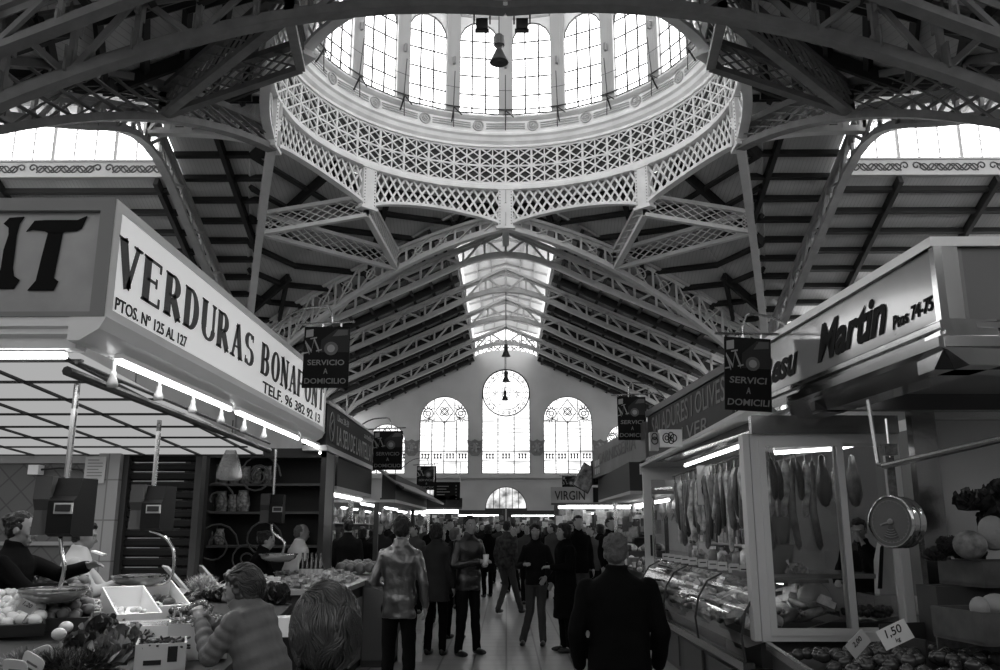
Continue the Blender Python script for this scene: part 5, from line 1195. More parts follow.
for kind in range(4):
    mb = MB()
    if kind == 0: mb.lathe([(.0, 0), (.1, 0), (.11, .03), (.1, .07), (.0, .075)], (0, 0, 0), 16); nm, lb = 'cheese', 'pale round cheese inside the long display case'
    elif kind == 1: mb.lathe([(.0, -.16), (.03, -.15), (.04, -.05), (.04, .08), (.02, .15), (.0, .16)], (0, 0, 0), 10, M=Matrix.Rotation(PI / 2, 3, 'Y')); nm, lb = 'salami', 'grey salami lying in the long display case'
    elif kind == 2: mb.ell((0, 0, 0), (.12, .07, .05), 12, 8); nm, lb = 'ham_joint', 'dark ham joint lying in the long display case'
    else: mb.box((0, 0, .03), (.16, .1, .06)).box((.02, .01, .07), (.1, .08, .03)); nm, lb = 'wrapped_pack', 'pale wrapped pack stacked in the long display case'
    o = mb.build(nm, CHZ[kind], smooth=kind < 3); base[kind] = (o, nm, lb); tag(o, lb, {0: 'cheese', 1: 'salami', 2: 'ham', 3: 'packet'}[kind], {0: 'round cheeses in the case', 1: 'salamis in the case', 2: 'ham joints in the case', 3: 'wrapped packs in the case'}[kind])
first = {0: 1, 1: 1, 2: 1, 3: 1}
for i in range(30):
    for j in range(5):
        y = y0 + .12 + i * .168 + R.uniform(-.03, .03); fx = .12 + j * .16; x = cx(y) + fx; z = .66 + .24 * fx / .9 + R.uniform(.04, .14); k = R.choice((0, 1, 1, 2, 3, 3))
        o = base[k][0]; rt = (R.uniform(-.4, .4), R.uniform(-.5, .5), R.uniform(0, 6))
        if first[k]: o.location = (x, y, z); o.rotation_euler = rt; first[k] = 0
        else: dup(o, (x, y, z), rot=rt, scale=R.uniform(.7, 1.1), ks=[])
# price tags on the case
pt = None
for k in range(11):
    y = 7.9 + k * .44 + R.uniform(-.08, .08); p = Vector((cx(y) + .3, y, 1.16))
    lb = 'small white price tag standing along the top shelf of the display case'
    if pt is None:
        pt = E('price_tag', lb, 'price tag', p, group='price tags along the display case'); M = Matrix.Rotation(-.5, 3, 'Z') @ Matrix.Rotation(-.3, 3, 'X')
        MB().box(p + Vector((0, 0, .05)), (.1, .004, .09), M).build('card', mat('tag_grey', .45, .5), pt); MB().box(p + Vector((0, -.004, .055)), (.07, .003, .012), M).box(p + Vector((0.0, -.004, .035)), (.05, .003, .01), M).build('print', INK, pt); pk = kids(pt)
    else: dup(pt, p, R.uniform(-.3, .3), ks=pk)
# jars, flowers and scale standing on the shelf
for k in range(12):
    y = 8.0 + k * .4; p = Vector((2.6 + R.uniform(-.06, .06), y, 1.17)); r = R.uniform(.045, .08); h = R.uniform(.12, .24)
    if k % 3 == 0: o = ruffle('dried_flowers', p, .14, LEAFL if k % 2 else mat('petal_pale', .4, .6, var=.4, vscale=20), 14, 'pale tuft of dried flowers on the display case top, number from the near end kept by its height', 'flowers', seed=k); o['label'] = 'pale tuft of crinkled produce standing on top of the display case'; o['group'] = 'tufts on the display case'
    else:
        o = E('jar', 'small preserve jar standing on top of the display case', 'jar', p, group='jars on the display case')
        MB().lathe([(0, 0), (r, 0), (r * 1.05, h * .1), (r, h * .75), (r * .6, h * .88), (r * .6, h), (0, h)], p, 12).build('body', SAUS[k % 3], o, smooth=True); MB().lathe([(0, h + .025), (r * .66, h + .025), (r * .66, h - .01)], p, 12).build('lid', STEEL if k % 2 else TAGW, o)
# white weighing machine behind the right pane
t = E('counter_scale', 'white upright counter scale behind the right pane of the sliding window', 'scale', (3.55, 8.3, .95))
MB().prism([(3.47, 8.25, 1.0), (3.65, 8.25, 1.0), (3.69, 8.25, 1.42), (3.63, 8.25, 1.55), (3.55, 8.25, 1.5), (3.49, 8.25, 1.3)], (0, .12, 0)).build('body', mat('scale_white', .6, .4), t); MB().prism([(3.45, 8.24, 1.05), (3.49, 8.24, 1.05), (3.55, 8.24, 1.48), (3.51, 8.24, 1.42)], (0, .01, 0)).build('display', BN, t); MB().bb(3.35, 3.75, 8.1, 8.5, .82, 1.0).build('platform', STEEL, t)
t = E('plastic_tub', 'translucent plastic tubs stacked behind the left pane', 'tub', (2.55, 8.0, 1.2)); MB().lathe([(0, 0), (.15, 0), (.18, .22), (.185, .25)], (2.5, 8.2, 1.2), 18).lathe([(0, .26), (.14, .26), (.17, .46), (.175, .5)], (2.5, 8.2, 1.2), 18).build('tub_body', mat('tub_grey', .2, .3), t, smooth=True); MB().bb(2.2, 3.3, 7.9, 8.6, 1.16, 1.2).build('shelf', mat('shelf_glass', .3, .15, .4), t)
t = E('ham_slicer', 'pale domed slicer on the counter behind the left pane', 'slicer', (2.75, 8.0, .9)); MB().lathe([(0, -.04), (.13, -.04), (.15, 0), (.13, .04), (0, .04)], (2.75, 7.95, .98), 20, M=Matrix.Rotation(PI / 2, 3, 'X')).build('blade_guard', mat('slicer_pale', .35, .3), t, smooth=True); MB().bb(2.6, 2.95, 7.9, 8.2, .82, .88).build('base', STEEL, t)
o = MB().bb(2.15, 3.8, 7.6, 8.8, .3, .82).build('inner_counter', mat('counter_dark', .05, .3), None, (2.8, 8.2, 0)); tag(o, 'dark inner counter seen through the sliding window', 'counter')
gh = MB(); [gh.ell((2.2 + R.random() * .45, 7.65 + R.random() * .3, .84 + R.random() * .06), .018, 6, 5) for _ in range(160)]
o = gh.build('olives', mat('olive_grey', .12, .3, spec=.8), None, (2.4, 7.8, .82), smooth=True); tag(o, 'heap of small olives behind the left pane', 'olives'); o['kind'] = 'stuff'
gh = MB(); [gh.ell((2.98 + R.random() * .36, 7.65 + R.random() * .3, .86 + R.random() * .06), .025, 6, 5) for _ in range(90)]
o = gh.build('olives', mat('olive_dark', .03, .3, spec=.8), None, (3.2, 7.8, .82), smooth=True); tag(o, 'heap of dark olives in a tray behind the right pane', 'olives'); o['kind'] = 'stuff'

# beams, column, wall panel of the near right stall
t = E('steel_framework', 'grey metal beam and bright steel column framing the right stall', 'frame', (3.5, 6.9, 0))
MB().bb(2.5, 5.6, 6.85, 6.95, 2.53, 2.66).build('beam', mat('beam_dark', .07, .35, .4), t)
MB().bb(2.14, 3.42, 7.42, 7.5, 2.4, 2.56).build('header', mat('header_metal', .25, .2, .8), t)
MB().prism([(3.27, 6.86, 0), (3.46, 6.86, 0), (3.46, 6.96, 0), (3.27, 6.96, 0)], (0, 0, 2.53)).build('column', mat('column_steel', .35, .18, 1.0, bump=.15, bscale=5), t)
MB().bb(3.47, 5.6, 7.0, 7.06, .5, 2.53).build('wall_panel', mat('panel_grey', .5, .5), t)
MB().bb(3.42, 5.6, 6.9, 7.02, 2.46, 2.53).build('panel_trim', STEEL, t)
MB().prism([(2.75, 5.3, 2.72), (5.6, 5.3, 2.72), (5.6, 6.95, 2.92), (2.7, 6.95, 2.92)], (0, 0, .03)).build('soffit', mat('soffit_grey', .8, .5), t)
tube_lamp((2.72, 6.72, 2.62), (3.0, 6.76, 2.63), 'short glowing tube under the soffit of the near right stall')
MB().bb(2.5, 5.6, 6.93, 6.97, 2.66, 2.92).build('upper_panel', mat('panel_grey2', .3, .5), t)
# rail, dial scale
t = E('display_rail', 'thick steel tube rail crossing in front of the grey wall panel', 'rail', (2.4, 5.5, 2.0))
a, b = at(884, 466, y=5.5), at(1010, 437, y=4.9); MB().tube([a, b], .022, 10).build('tube', mat('rail_steel', .3, .25, .8), t); MB().tube([at(868, 400, y=5.6), at(878, 464, y=5.55)], .014, 8).tube([at(878, 464, y=5.55), a], .016, 8).build('hanger_rod', STEEL, t)
dcen = at(896, 522, y=5.5); t = E('dial_scale', 'round chrome dial scale hanging from the steel rail', 'scale', dcen)
# face normal turned towards the left and the camera
nd = Vector((-.86, -.51, .03)).normalized(); xd = Vector((0, 0, 1)).cross(nd).normalized(); zd = nd.cross(xd); M = Matrix((xd, zd, nd)).transposed()
MB().lathe([(0, -.1), (.13, -.1), (.155, -.08), (.16, -.07), (.15, -.055), (.15, -.02), (.16, -.01), (.162, .0), (.152, .015), (.152, .035), (.163, .045), (.163, .055), (.15, .06)], dcen, 40, M=M).build('drum', mat('dial_chrome', .6, .12, 1.0, bump=.1, bscale=20), t, smooth=True)
MB().lathe([(0, .052), (.151, .052)], dcen, 40, M=M).build('dial_face', mat('dial_face', .1, .4, spec=.3), t)
g = MB(); D_ = lambda u, v, d=.056: dcen + M @ Vector((u, v, d))
g.prism([D_(0, 0)] + [D_(.11 * math.sin(a_), -.11 * math.cos(a_)) for a_ in (-.5, -.3, -.1, .1, .3, .5)], M @ Vector((0, 0, .001))); g.build('dial_sector', mat('dial_sector', .05, .4), t)
g = MB(); [g.tube([D_(r_ * math.sin(a_ * .1), -r_ * math.cos(a_ * .1), .058) for a_ in range(-5, 6)], .0015, 4) for r_ in (.05, .065, .08, .095)]; g.tube([D_(.13 * math.cos(k * PI / 20), .13 * math.sin(k * PI / 20), .057) for k in range(41)], .001, 4); [g.tube([D_(.12 * math.cos(k * PI / 15), .12 * math.sin(k * PI / 15), .057), D_(.13 * math.cos(k * PI / 15), .13 * math.sin(k * PI / 15), .057)], .0012, 4) for k in range(30)]
g.build('graduation', mat('dial_lines', .25, .4), t)
MB().lathe([(0, .07), (.015, .068), (.02, .056)], dcen, 14, M=M).bar(D_(0, 0, .062), D_(-.07, -.02, .062), .004, .01).build('pointer', mat('pointer', .2, .3), t)
tp_ = dcen + Vector((.01, .02, .155)); MB().bars([tp_, tp_ + Vector((0, 0, .26))], .05, .012, (0, 1, 0)).box(tp_ + Vector((0, 0, .3)), (.08, .07, .07)).build('strap', mat('strap', .06, .4, var=.8, vscale=40), t)
MB().tube([tp_ + Vector((0, 0, .25)), tp_ + Vector((0, 0, .5))], .008, 6).build('hook', CHROME, t)

# tomato counter in front of the sliding window
tc_ = E('tomato_counter', 'dark counter with steel edge in front of the sliding window', 'counter', (3, 6.2, 0))
MB().prism([(1.85, 4.4, 0), (4.6, 4.4, 0), (4.6, 7.3, 0), (2.15, 7.3, 0)], (0, 0, .62)).build('body', mat('counter_body', .025, .4), tc_)
MB().bar((1.84, 4.4, .66), (2.14, 7.35, .66), .04, .06).build('edge_rail', STEEL, tc_)
def onr(px, py, z=.72): return at(px, py, z=z)
tl = 'smooth dark tomato heaped in front of the sliding window'
for k in range(190):
    u, v = R.random(), R.random(); p = Vector((2.15 + u * 1.35, 4.7 + v * 2.1 , 0)); ht = .66 + .16 * math.sin(PI * u) ** .6 * (.35 + .65 * math.sin(PI * min(1, v * .9 + .1))) * R.uniform(.75, 1.05)
    p.z = ht; sphere_thing('tomato', p, .047, TOM, tl, 'tomato', 'tomatoes heaped on the right counter', (1, 1.1, .85), LEAFD)
price_card(at(896, 645, y=5.9), .2, .13, -.2, -.45, [('1,50', .05, .0), ('kg', .025, -.045)], 'white tilted price card reading 1,50 among the tomatoes')
price_card(at(859, 652, y=5.6), .16, .1, .2, -.7, [('2,00', .03, 0)], 'dim price card lying half buried in tomatoes, left of the white one', False)
t = E('tomato_crate', 'dark open crate with a printed card at the right end of the tomatoes', 'crate', at(935, 640, y=6.2))
c = at(935, 650, y=6.2); M = Matrix.Rotation(.35, 3, 'Z'); MB().box(c, (.55, .4, .02), M).box(c + M @ Vector((0, .2, .08)), (.55, .015, .16), M).box(c + M @ Vector((-.27, 0, .05)), (.015, .4, .1), M).build('body', CRD, t); MB().box(c + M @ Vector((.02, -.2, .06)), (.4, .01, .12), M).build('printed_card', mat('card_dim', .16, .6, var=.3, vscale=25), t)
# tiered baskets
def basket(c, size, label, m):
    t, P = open_box(c, size, .12, m, 'basket', label, 'basket', .0, .02); return t, P
BSK = mat('basket_wood', .07, .6, var=.25, vscale=10)
rk = E('basket_rack', 'dark wooden rack carrying tiered vegetable baskets at the right edge', 'rack', (3.3, 5.9, 0))
MB().bb(2.95, 4.6, 5.7, 6.5, .0, .82).build('lower_body', mat('rack_dark', .035, .5), rk); MB().bb(3.0, 4.6, 6.2, 6.5, .82, 1.2).build('upper_body', mat('rack_dark', .035, .5), rk)
t, P = basket(at(985, 585, y=6.3) + Vector((.3, 0, 0)), (1.0, .5, .16), 'upper wooden basket with leafy greens, right edge', BSK)
t, P = basket(at(985, 640, y=5.6) + Vector((.3, 0, 0)), (1.0, .5, .18), 'lower wooden basket with squashes, right edge', BSK)
for i, (px, py, r, m) in enumerate(((975, 500, .17, LEAFD), (1000, 520, .2, LEAFD), (950, 545, .14, LEAFD), (1003, 490, .15, LEAFD), (970, 548, .16, LEAFD), (935, 550, .1, LEAFD))):
    ruffle('leafy_greens', at(px, py, y=6.25) - Vector((0, 0, .08)), r, m, 34, 'dark leafy greens in the upper basket, ' + ['topmost bunch', 'behind the pale cauliflower', 'spilling to the left', 'at the picture edge, high', 'below the topmost bunch', 'lowest tip, at the basket corner'][i], 'greens', seed=60 + i)
o = MB().ell((0, 0, 0), (.1, .09, .12), 14, 10).build('cauliflower', mat('cauliflower', .3, .8, bump=.8, bscale=30), smooth=True); o.location = at(993, 533, y=6.1); tag(o, 'pale cauliflower among dark greens in the upper basket', 'cauliflower')
o = MB().ell((0, 0, 0), (.11, .1, .1), 14, 10).build('cabbage', LEAFM, smooth=True); o.location = at(970, 545, y=6.05); tag(o, 'round ribbed cabbage left of the cauliflower', 'cabbage')
for k, (px, lb) in enumerate(((996, 'larger one at the edge'), (980, 'smaller one'))):
    o = MB().ell((0, 0, 0), (.09 - .03 * k, .08 - .02 * k, .07), 14, 10).build('squash', mat('squash', .3, .4), smooth=True); o.location = at(px, 605 + 3 * k, y=5.6); tag(o, 'pale squash in the lower basket, ' + lb, 'squash')

# ================================================================== STALLS FURTHER DOWN THE AISLE
def shopfront(side, y0, y1, xa, label, zt=2.75, lit=True, seed=0):
    rr = random.Random(seed); s = side; root = E('market_stall', label, 'stall', (s * (xa + 1), (y0 + y1) / 2, 0))
    X = lambda d: s * (xa + d)
    MB().bb(X(0), X(.25), y0, y1, zt - .45, zt).build('fascia', mat('stall_fascia_%d' % (seed % 3), (.03, .05, .08)[seed % 3], .6, spec=.15), root)
    MB().bb(X(0), X(2.4), y0, y1, zt - .5, zt - .45).build('canopy', mat('stall_soffit', .4, .5), root)
    MB().bb(X(.35), X(1.0), y0 + .1, y1 - .1, 0, .85).build('counter', mat('stall_counter', .04, .4), root)
    for y in (y0 + .05, y1 - .05): MB().bb(X(.3), X(.38), y - .04, y + .04, .85, zt - .5).build('post', DARKIRON if seed % 2 else STEEL, root)
    MB().bb(X(2.3), X(2.4), y0, y1, 0, zt - .5).build('back_panel', mat('stall_back', .09, .6, var=.5, vscale=3), root)
    for z in (1.3, 1.7, 2.05): MB().bb(X(1.95), X(2.3), y0 + .1, y1 - .1, z, z + .03).build('shelf', mat('stall_shelf', .3, .4), root)
    gm = [MB(), MB(), MB()]
    for k in range(int((y1 - y0) * 26)):
        y = rr.uniform(y0 + .15, y1 - .15); d = rr.uniform(.38, .98); g_ = gm[rr.randrange(3)]; h = rr.uniform(.05, .2)
        if rr.random() < .5: g_.ell((X(d), y, .85 + h * .5), (rr.uniform(.04, .09), rr.uniform(.04, .1), h * .6), 7, 5)
        else: g_.box((X(d), y, .85 + h / 2), (rr.uniform(.06, .16), rr.uniform(.08, .2), h), None, rr.uniform(0, 3))
    for k in range(int((y1 - y0) * 16)):
        y = rr.uniform(y0 + .15, y1 - .15); z = rr.choice((1.33, 1.73, 2.08)); h = rr.uniform(.1, .26); gm[rr.randrange(3)].box((X(2.1), y, z + h / 2), (.1, rr.uniform(.06, .14), h))
    for g_, (gname, gg) in zip(gm, (('pale_goods', .6), ('grey_goods', .22), ('dark_goods', .05))):
        o = g_.build(gname, mat(gname, gg, .35, var=.3, vscale=12, spec=.7), root); o['kind'] = 'stuff'
    hg = MB()
    for k in range(int((y1 - y0) * 2.5)):
        y = rr.uniform(y0 + .1, y1 - .1); L = rr.uniform(.2, .45); hg.lathe([(.0, 0), (.05, -.05), (.07, -L * .6), (.0, -L)], (X(rr.uniform(.5, 1.6)), y, zt - .55), 7)
    o = hg.build('hanging_goods', mat('hanging_goods', .25, .3, var=.7, vscale=9, spec=.8), root); o['kind'] = 'stuff'
    return root
ST = [(-1, 12.0, 15.1, 2.0), (-1, 15.6, 21.8, 2.0), (-1, 22.6, 28.5, 2.2), (-1, 29.3, 36, 2.2), (1, 13.6, 18.3, 1.95), (1, 26.4, 32, 2.0), (1, 33, 40, 2.2), (-1, 37, 44, 2.4)]
lbs = ['open stall under the dark pale lettered fascia, left of the leather jacket man', 'stall under the sloping awning, left of the aisle', 'third stall down the left side of the aisle', 'fourth stall down the left side, seen over the crowd',
       'dark stall right of the aisle past the sliding door', 'stall behind the board reading VIRGIN', 'far right stall beyond the board reading VIRGIN', 'last stall down the left side before the windows']
for i, (s, a_, b_, x_) in enumerate(ST):
    shopfront(s, a_, b_, x_ + (.36 if i == 0 else 0), lbs[i], 2.62 if i in (0, 4) else 2.55, seed=i)
    for k, yy in enumerate((a_ + .3, (a_ + b_) / 2 + .3)):
        for d in (.35, 1.3): tube_lamp((s * (x_ + d + .3), yy, 2.04 if i else 2.1), (s * (x_ + d + .3), yy + 1.9, 2.04 if i else 2.1), 'glowing tube under the canopy of the %s' % lbs[i][:48].rsplit(' ', 1)[0], 'tube lights in the ' + lbs[i][:30], .03)
# cross-wise lit signs and tubes at several depths
def crossbeam(px0, px1, py0, py1, y, label, m, txt=None, tub=True, frac=(.1, .62)):
    a = at(px0, py0, y=y); b = at(px1, py1, y=y); t = E('cross_fascia', label, 'sign', ((a.x + b.x) / 2, y, b.z))
    MB().bb(a.x, b.x, y, y + .2, b.z, a.z).build('board', m, t); MB().bb(a.x, b.x, y - .02, y + .2, b.z - .05, b.z).build('lower_trim', DARKIRON, t)
    if txt: text_on('lettering', text_mb(txt, (a.z - b.z) * .55, 1, 0, .012), INK, t, (a.x + (b.x - a.x) * frac[0], y - .004, b.z + (a.z - b.z) * .2), (a.x + (b.x - a.x) * frac[1], y - .004, b.z + (a.z - b.z) * .2))
    for x in ((b.x - .06,) if a.x > 0 else (a.x + .06,)): MB().bb(x - .05, x + .05, y + .05, y + .15, 0, b.z).build('post', DARKIRON, t)
    return t, a, b
t, a, b = crossbeam(551, 668, 487, 503, 25.0, 'grey cross board reading VIRGIN above the right crowd', mat('virgin_grey', .3, .5), 'VIRGIN', True, (.03, .29))
MB().bb(a.x + .36 * (b.x - a.x), a.x + .42 * (b.x - a.x), 24.98, 25, b.z + .02, a.z - .02).build('dark_square', BN, t)
tube_lamp((a.x + .2, 24.9, b.z - .12), (b.x - .8, 24.9, b.z - .12), 'long glowing tube below the board reading VIRGIN', None, .04)
t, a, b = crossbeam(380, 462, 498, 507, 24.0, 'dark cross beam over the left crowd with a bright tube below', BN2)
tube_lamp((a.x + .8, 23.9, b.z - .12), (b.x - .1, 23.9, b.z - .12), 'bright tube below the dark cross beam over the left crowd', None, .05)
# sloping awning on the left
aw = E('awning', 'pale sloping canvas awning over the left aisle beyond the second banner', 'awning', (-2.1, 18, 2.4))
a1 = at(372, 470, y=15.4); a2 = at(392, 497, y=15.4); b1 = at(440, 500, y=22); b2 = at(436, 507, y=22)
MB().prism([(-2.5, 15.4, 2.74), (-1.85, 15.4, 2.3), (-1.6, 22, 2.2), (-2.4, 22, 2.6)], (0, 0, .03)).build('canvas', mat('canvas', .3, .7), aw)
MB().tube([(-1.85, 15.4, 2.3), (-1.6, 22, 2.2)], .03, 6).tube([(-2.4, 15.5, 2.7), (-1.85, 15.4, 2.3)], .02, 6).build('front_bar', mat('bar_dark', .04, .4), aw)
# fish-scale-like bottles, carton and boxes at the near stall edge
bt = None
for k in range(9):
    p = at(302 + (k % 5) * 4.5, 573, y=10.4 + .12 * (k // 5)); p.z = .98
    if bt is None:
        bt = E('bottle', 'dark glass bottle standing on the counter beneath the small hanging scale', 'bottle', p, group='dark bottles on the counter')
        MB().lathe([(0, 0), (.036, 0), (.038, .02), (.038, .2), (.015, .26), (.014, .33), (0, .33)], p, 12).build('glass_body', mat('bottle_glass', .02, .08, spec=1), bt, smooth=True); MB().lathe([(.0385, .06), (.0385, .15)], p, 12).build('paper_label', mat('bottle_label', .5, .5), bt); bk = kids(bt)
    else: dup(bt, p, R.uniform(0, 6), ks=bk)
# low counters between the stand and the leather jacket man
ct = E('market_counter', 'steel topped counter heaped with produce behind the jacket woman', 'counter', (-2.2, 10, 0))
MB().prism([(-1.75, 9.1, 0), (-3.2, 9.1, 0), (-3.2, 13, 0), (-1.75, 13, 0)], (0, 0, .93)).build('body', mat('counter_grey', .035, .5), ct); MB().prism([(-1.7, 9.05, .93), (-3.2, 9.05, .93), (-3.2, 13, .93), (-1.7, 13, .93)], (0, 0, .05)).build('top', mat('counter_top', .4, .3, .5), ct)
MB().bb(-1.74, -1.72, 9.3, 10.6, .1, .8).bb(-1.74, -1.72, 10.8, 12.6, .1, .8).build('door', mat('counter_door', .2, .4), ct)
HE = mat('heap_pale', .45, .5, var=.6, vscale=14, spec=.7)
for i, (x, y, sx_, sy_, m) in enumerate(((-2.7, 9.5, .28, .3, HE), (-2.2, 9.6, .25, .35, LEAFM), (-2.65, 10.5, .3, .35, LEAFM), (-2.1, 10.5, .26, .35, HE), (-2.5, 11.5, .35, .4, HE))):
    g = MB()
    for k in range(110):
        u, v = R.uniform(-1, 1), R.uniform(-1, 1); hh = .12 * (1 - .5 * (u * u + v * v)); g.box((x + u * sx_, y + v * sy_, .98 + max(.01, hh) * R.random() + .01), (.07, .05, .03), Matrix.Rotation(R.uniform(0, 3), 3, 'Z') @ Matrix.Rotation(R.uniform(-.6, .6), 3, 'X'))
    o = g.build('produce_heap', m, None, (x, y, .98)); tag(o, 'heap of small produce on the steel counter, ' + ['nearest inner tray', 'nearest aisle tray', 'second inner tray', 'second aisle tray', 'farthest tray'][i], 'produce'); o['kind'] = 'stuff'
for k in range(24): sphere_thing('melon', (-1.85 - (k % 4) * .13, 11.9 + (k // 4) * .14, 1.06 + R.random() * .05), .07, mat('melon', .16, .3, spec=.7), 'round grey melon on the counter end beside the leather jacket man', 'melon', 'melons on the counter end')
t = E('wooden_cupboard', 'dark wooden counter end with small switch, beside the leather jacket man', 'cupboard', (-1.75, 11.3, 0))
MB().bb(-1.72, -1.36, 10.6, 12.0, 0, .98).build('body', mat('cupboard_brown', .05, .5), t); MB().bb(-1.34, -1.36, 10.66, 11.2, .08, .9).bb(-1.7, -1.4, 10.58, 10.6, .08, .9).build('door', mat('cupboard_door', .1, .5), t)
t, P = open_box((-1.2, 11.2, 0), (.3, .4, .32), .1, CRATE, 'carton', 'pale carton on the floor beside the dark cupboard', 'carton')
def cross_stall(y, x0, x1, label, seed, hang=True):
    rr = random.Random(seed); root = E('market_stall', label, 'stall', ((x0 + x1) / 2, y, 0))
    MB().bb(x0, x1, y, y + .8, 0, .95).build('counter', mat('stall_counter', .04, .4), root); MB().bb(x0, x1, y + 1.6, y + 1.7, 0, 2.3).build('back_panel', mat('stall_back', .09, .6), root); MB().bb(x0, x1, y - .2, y + 1.7, 2.3, 2.5).build('canopy', mat('stall_fascia_1', .13, .4), root)
    for nm_, gg, cnt in (('pale_goods', .6, 60), ('grey_goods', .22, 60), ('dark_goods', .05, 40)):
        g_ = MB()
        for k in range(int(cnt * (x1 - x0) / 3)):
            x = rr.uniform(x0, x1); r_ = rr.uniform(.06, .16)
            if rr.random() < .45: g_.ell((x, y + rr.uniform(.1, .7), .95 + r_ * .6), (r_, r_, r_ * .8), 7, 5)
            else: g_.box((x, y + rr.uniform(.2, 1.4), rr.uniform(1.25, 2.15)), (rr.uniform(.1, .3), .08, rr.uniform(.1, .35)), None, rr.uniform(-.4, .4))
        o = g_.build(nm_, mat(nm_, gg, .35, var=.3, vscale=12, spec=.7), root); o['kind'] = 'stuff'
    tube_lamp((x0 + .2, y + .6, 2.24), (x1 - .2, y + .6, 2.24), 'glowing tube inside the ' + label, None, .035)
cross_stall(25.4, 1.5, 4.6, 'cluttered stall of hanging goods beneath the board reading VIRGIN', 3)
cross_stall(45, -4.5, -.2, 'cluttered stall closing the aisle far away, left half', 4)
cross_stall(46, .1, 5.5, 'cluttered stall closing the aisle far away, right half', 5)
cross_stall(30, -5, -2.0, 'lit cross stall behind the left crowd', 6)
# pendants in the nave
for i, (px, py, y) in enumerate(((506, 351, 44.4), (506, 377, 50.6), (505, 396, 57.9))):
    p = at(px, py, y=y); t = E('pendant_lamp', 'small dark pendant lamp on the nave axis, ' + ['highest of the three', 'middle of the three', 'lowest, in front of the round window'][i], 'lamp', p)
    MB().tube([p + Vector((0, 0, .3)), (p.x, y, 14.3)], .02, 4).build('cable', DARKIRON, t); MB().lathe([(0, .4), (.1, .35), (.12, .1), (.09, .05), (.22, -.25), (.24, -.3), (0, -.25)], p, 12).build('lamp_shade', BLACK, t, smooth=True)
# ================================================================== PEOPLE
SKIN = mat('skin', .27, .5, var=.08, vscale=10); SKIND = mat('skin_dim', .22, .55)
BLK = mat('cloth_black', .004, .9, spec=.06); DRK = mat('cloth_dark', .009, .85, spec=.1, bump=.4, bscale=12); TRS = mat('trouser_dark', .006, .9, spec=.08)
JEAN = mat('trouser_grey', .045, .85); SHOE = mat('shoe_black', .012, .35); LEATH = mat('leather', .028, .3, bump=1.0, bscale=7, spec=1.0, coat=1.0); LEATB = mat('leather_black', .006, .35, bump=.7, bscale=10, spec=.7)
PUFF = mat('puffer_grey', .14, .55, bump=.3, bscale=14, spec=.4); HAIRD = mat('hair_dark', .006, .5, bump=.8, bscale=60); HAIRG = mat('hair_grey', .1, .6, bump=.8, bscale=60); HAIRM = mat('hair_mid', .028, .3, spec=.9)
SHIRTW = mat('shirt_white', .6, .7); SHIRTP = mat('shirt_pale', .4, .7); COATG = mat('coat_grey', .025, .85, spec=.1)
def seg(mb, p, q, r0, r1, n=12):
    p, q = Vector(p), Vector(q); mb.tube([p, q], [r0, r1], n); mb.ell(p, r0, n, 8); mb.ell(q, r1, n, 8)
def loft(mb, rings, n=18):
    o = len(mb.v)
    for c, rx_, ry_, M in rings:
        for j in range(n):
            a = 2 * PI * j / n; x = math.copysign(abs(math.cos(a)) ** .85, math.cos(a)) * rx_; y = math.copysign(abs(math.sin(a)) ** .85, math.sin(a)) * ry_
            mb.v.append(Vector(c) + M @ Vector((x, y, 0)))
    k = len(rings)
    for i in range(k - 1):
        for j in range(n): j2 = (j + 1) % n; mb.f.append((o + i * n + j, o + i * n + j2, o + (i + 1) * n + j2, o + (i + 1) * n + j))
    mb.f.append(tuple(o + j for j in reversed(range(n)))); mb.f.append(tuple(o + (k - 1) * n + j for j in range(n)))
def hand(mb, w, d, nrm, side, curl=.6, k=1.0):
    """palm, four fingers and a thumb; w wrist, d pointing direction, nrm out of the back of the hand"""
    w = Vector(w); d = Vector(d).normalized(); nrm = Vector(nrm); nrm = (nrm - d * nrm.dot(d)).normalized(); s = d.cross(nrm) * side
    pc = w + d * .045 * k
    M = Matrix((s, d, nrm)).transposed(); mb.ell(pc, (.04 * k, .052 * k, .017 * k), 12, 8, M); seg(mb, w - d * .03, w + d * .02, .026 * k, .027 * k)
    for i, (o, L) in enumerate(((-.03, .066), (-.01, .076), (.01, .072), (.029, .056))):
        b = w + d * .085 * k + s * o * k; d1 = (d - nrm * curl * .6).normalized(); m_ = b + d1 * L * .5 * k; d2 = (d - nrm * curl * 1.8).normalized(); e = m_ + d2 * L * .5 * k
        mb.tube([b - d * .02, b, m_, e], [.0095 * k, .0095 * k, .0085 * k, .007 * k], 8); mb.ell(e, .0072 * k, 8, 6)
    b = w + d * .025 * k - s * .03 * k; t1 = (d * .6 - s * .8 - nrm * .3).normalized(); t2 = (d * .9 - s * .2 - nrm * .5).normalized()
    mb.tube([b, b + t1 * .035 * k, b + t1 * .035 * k + t2 * .032 * k], [.013 * k, .011 * k, .0085 * k], 8); mb.ell(b + t1 * .035 * k + t2 * .032 * k, .0088 * k, 8, 6)
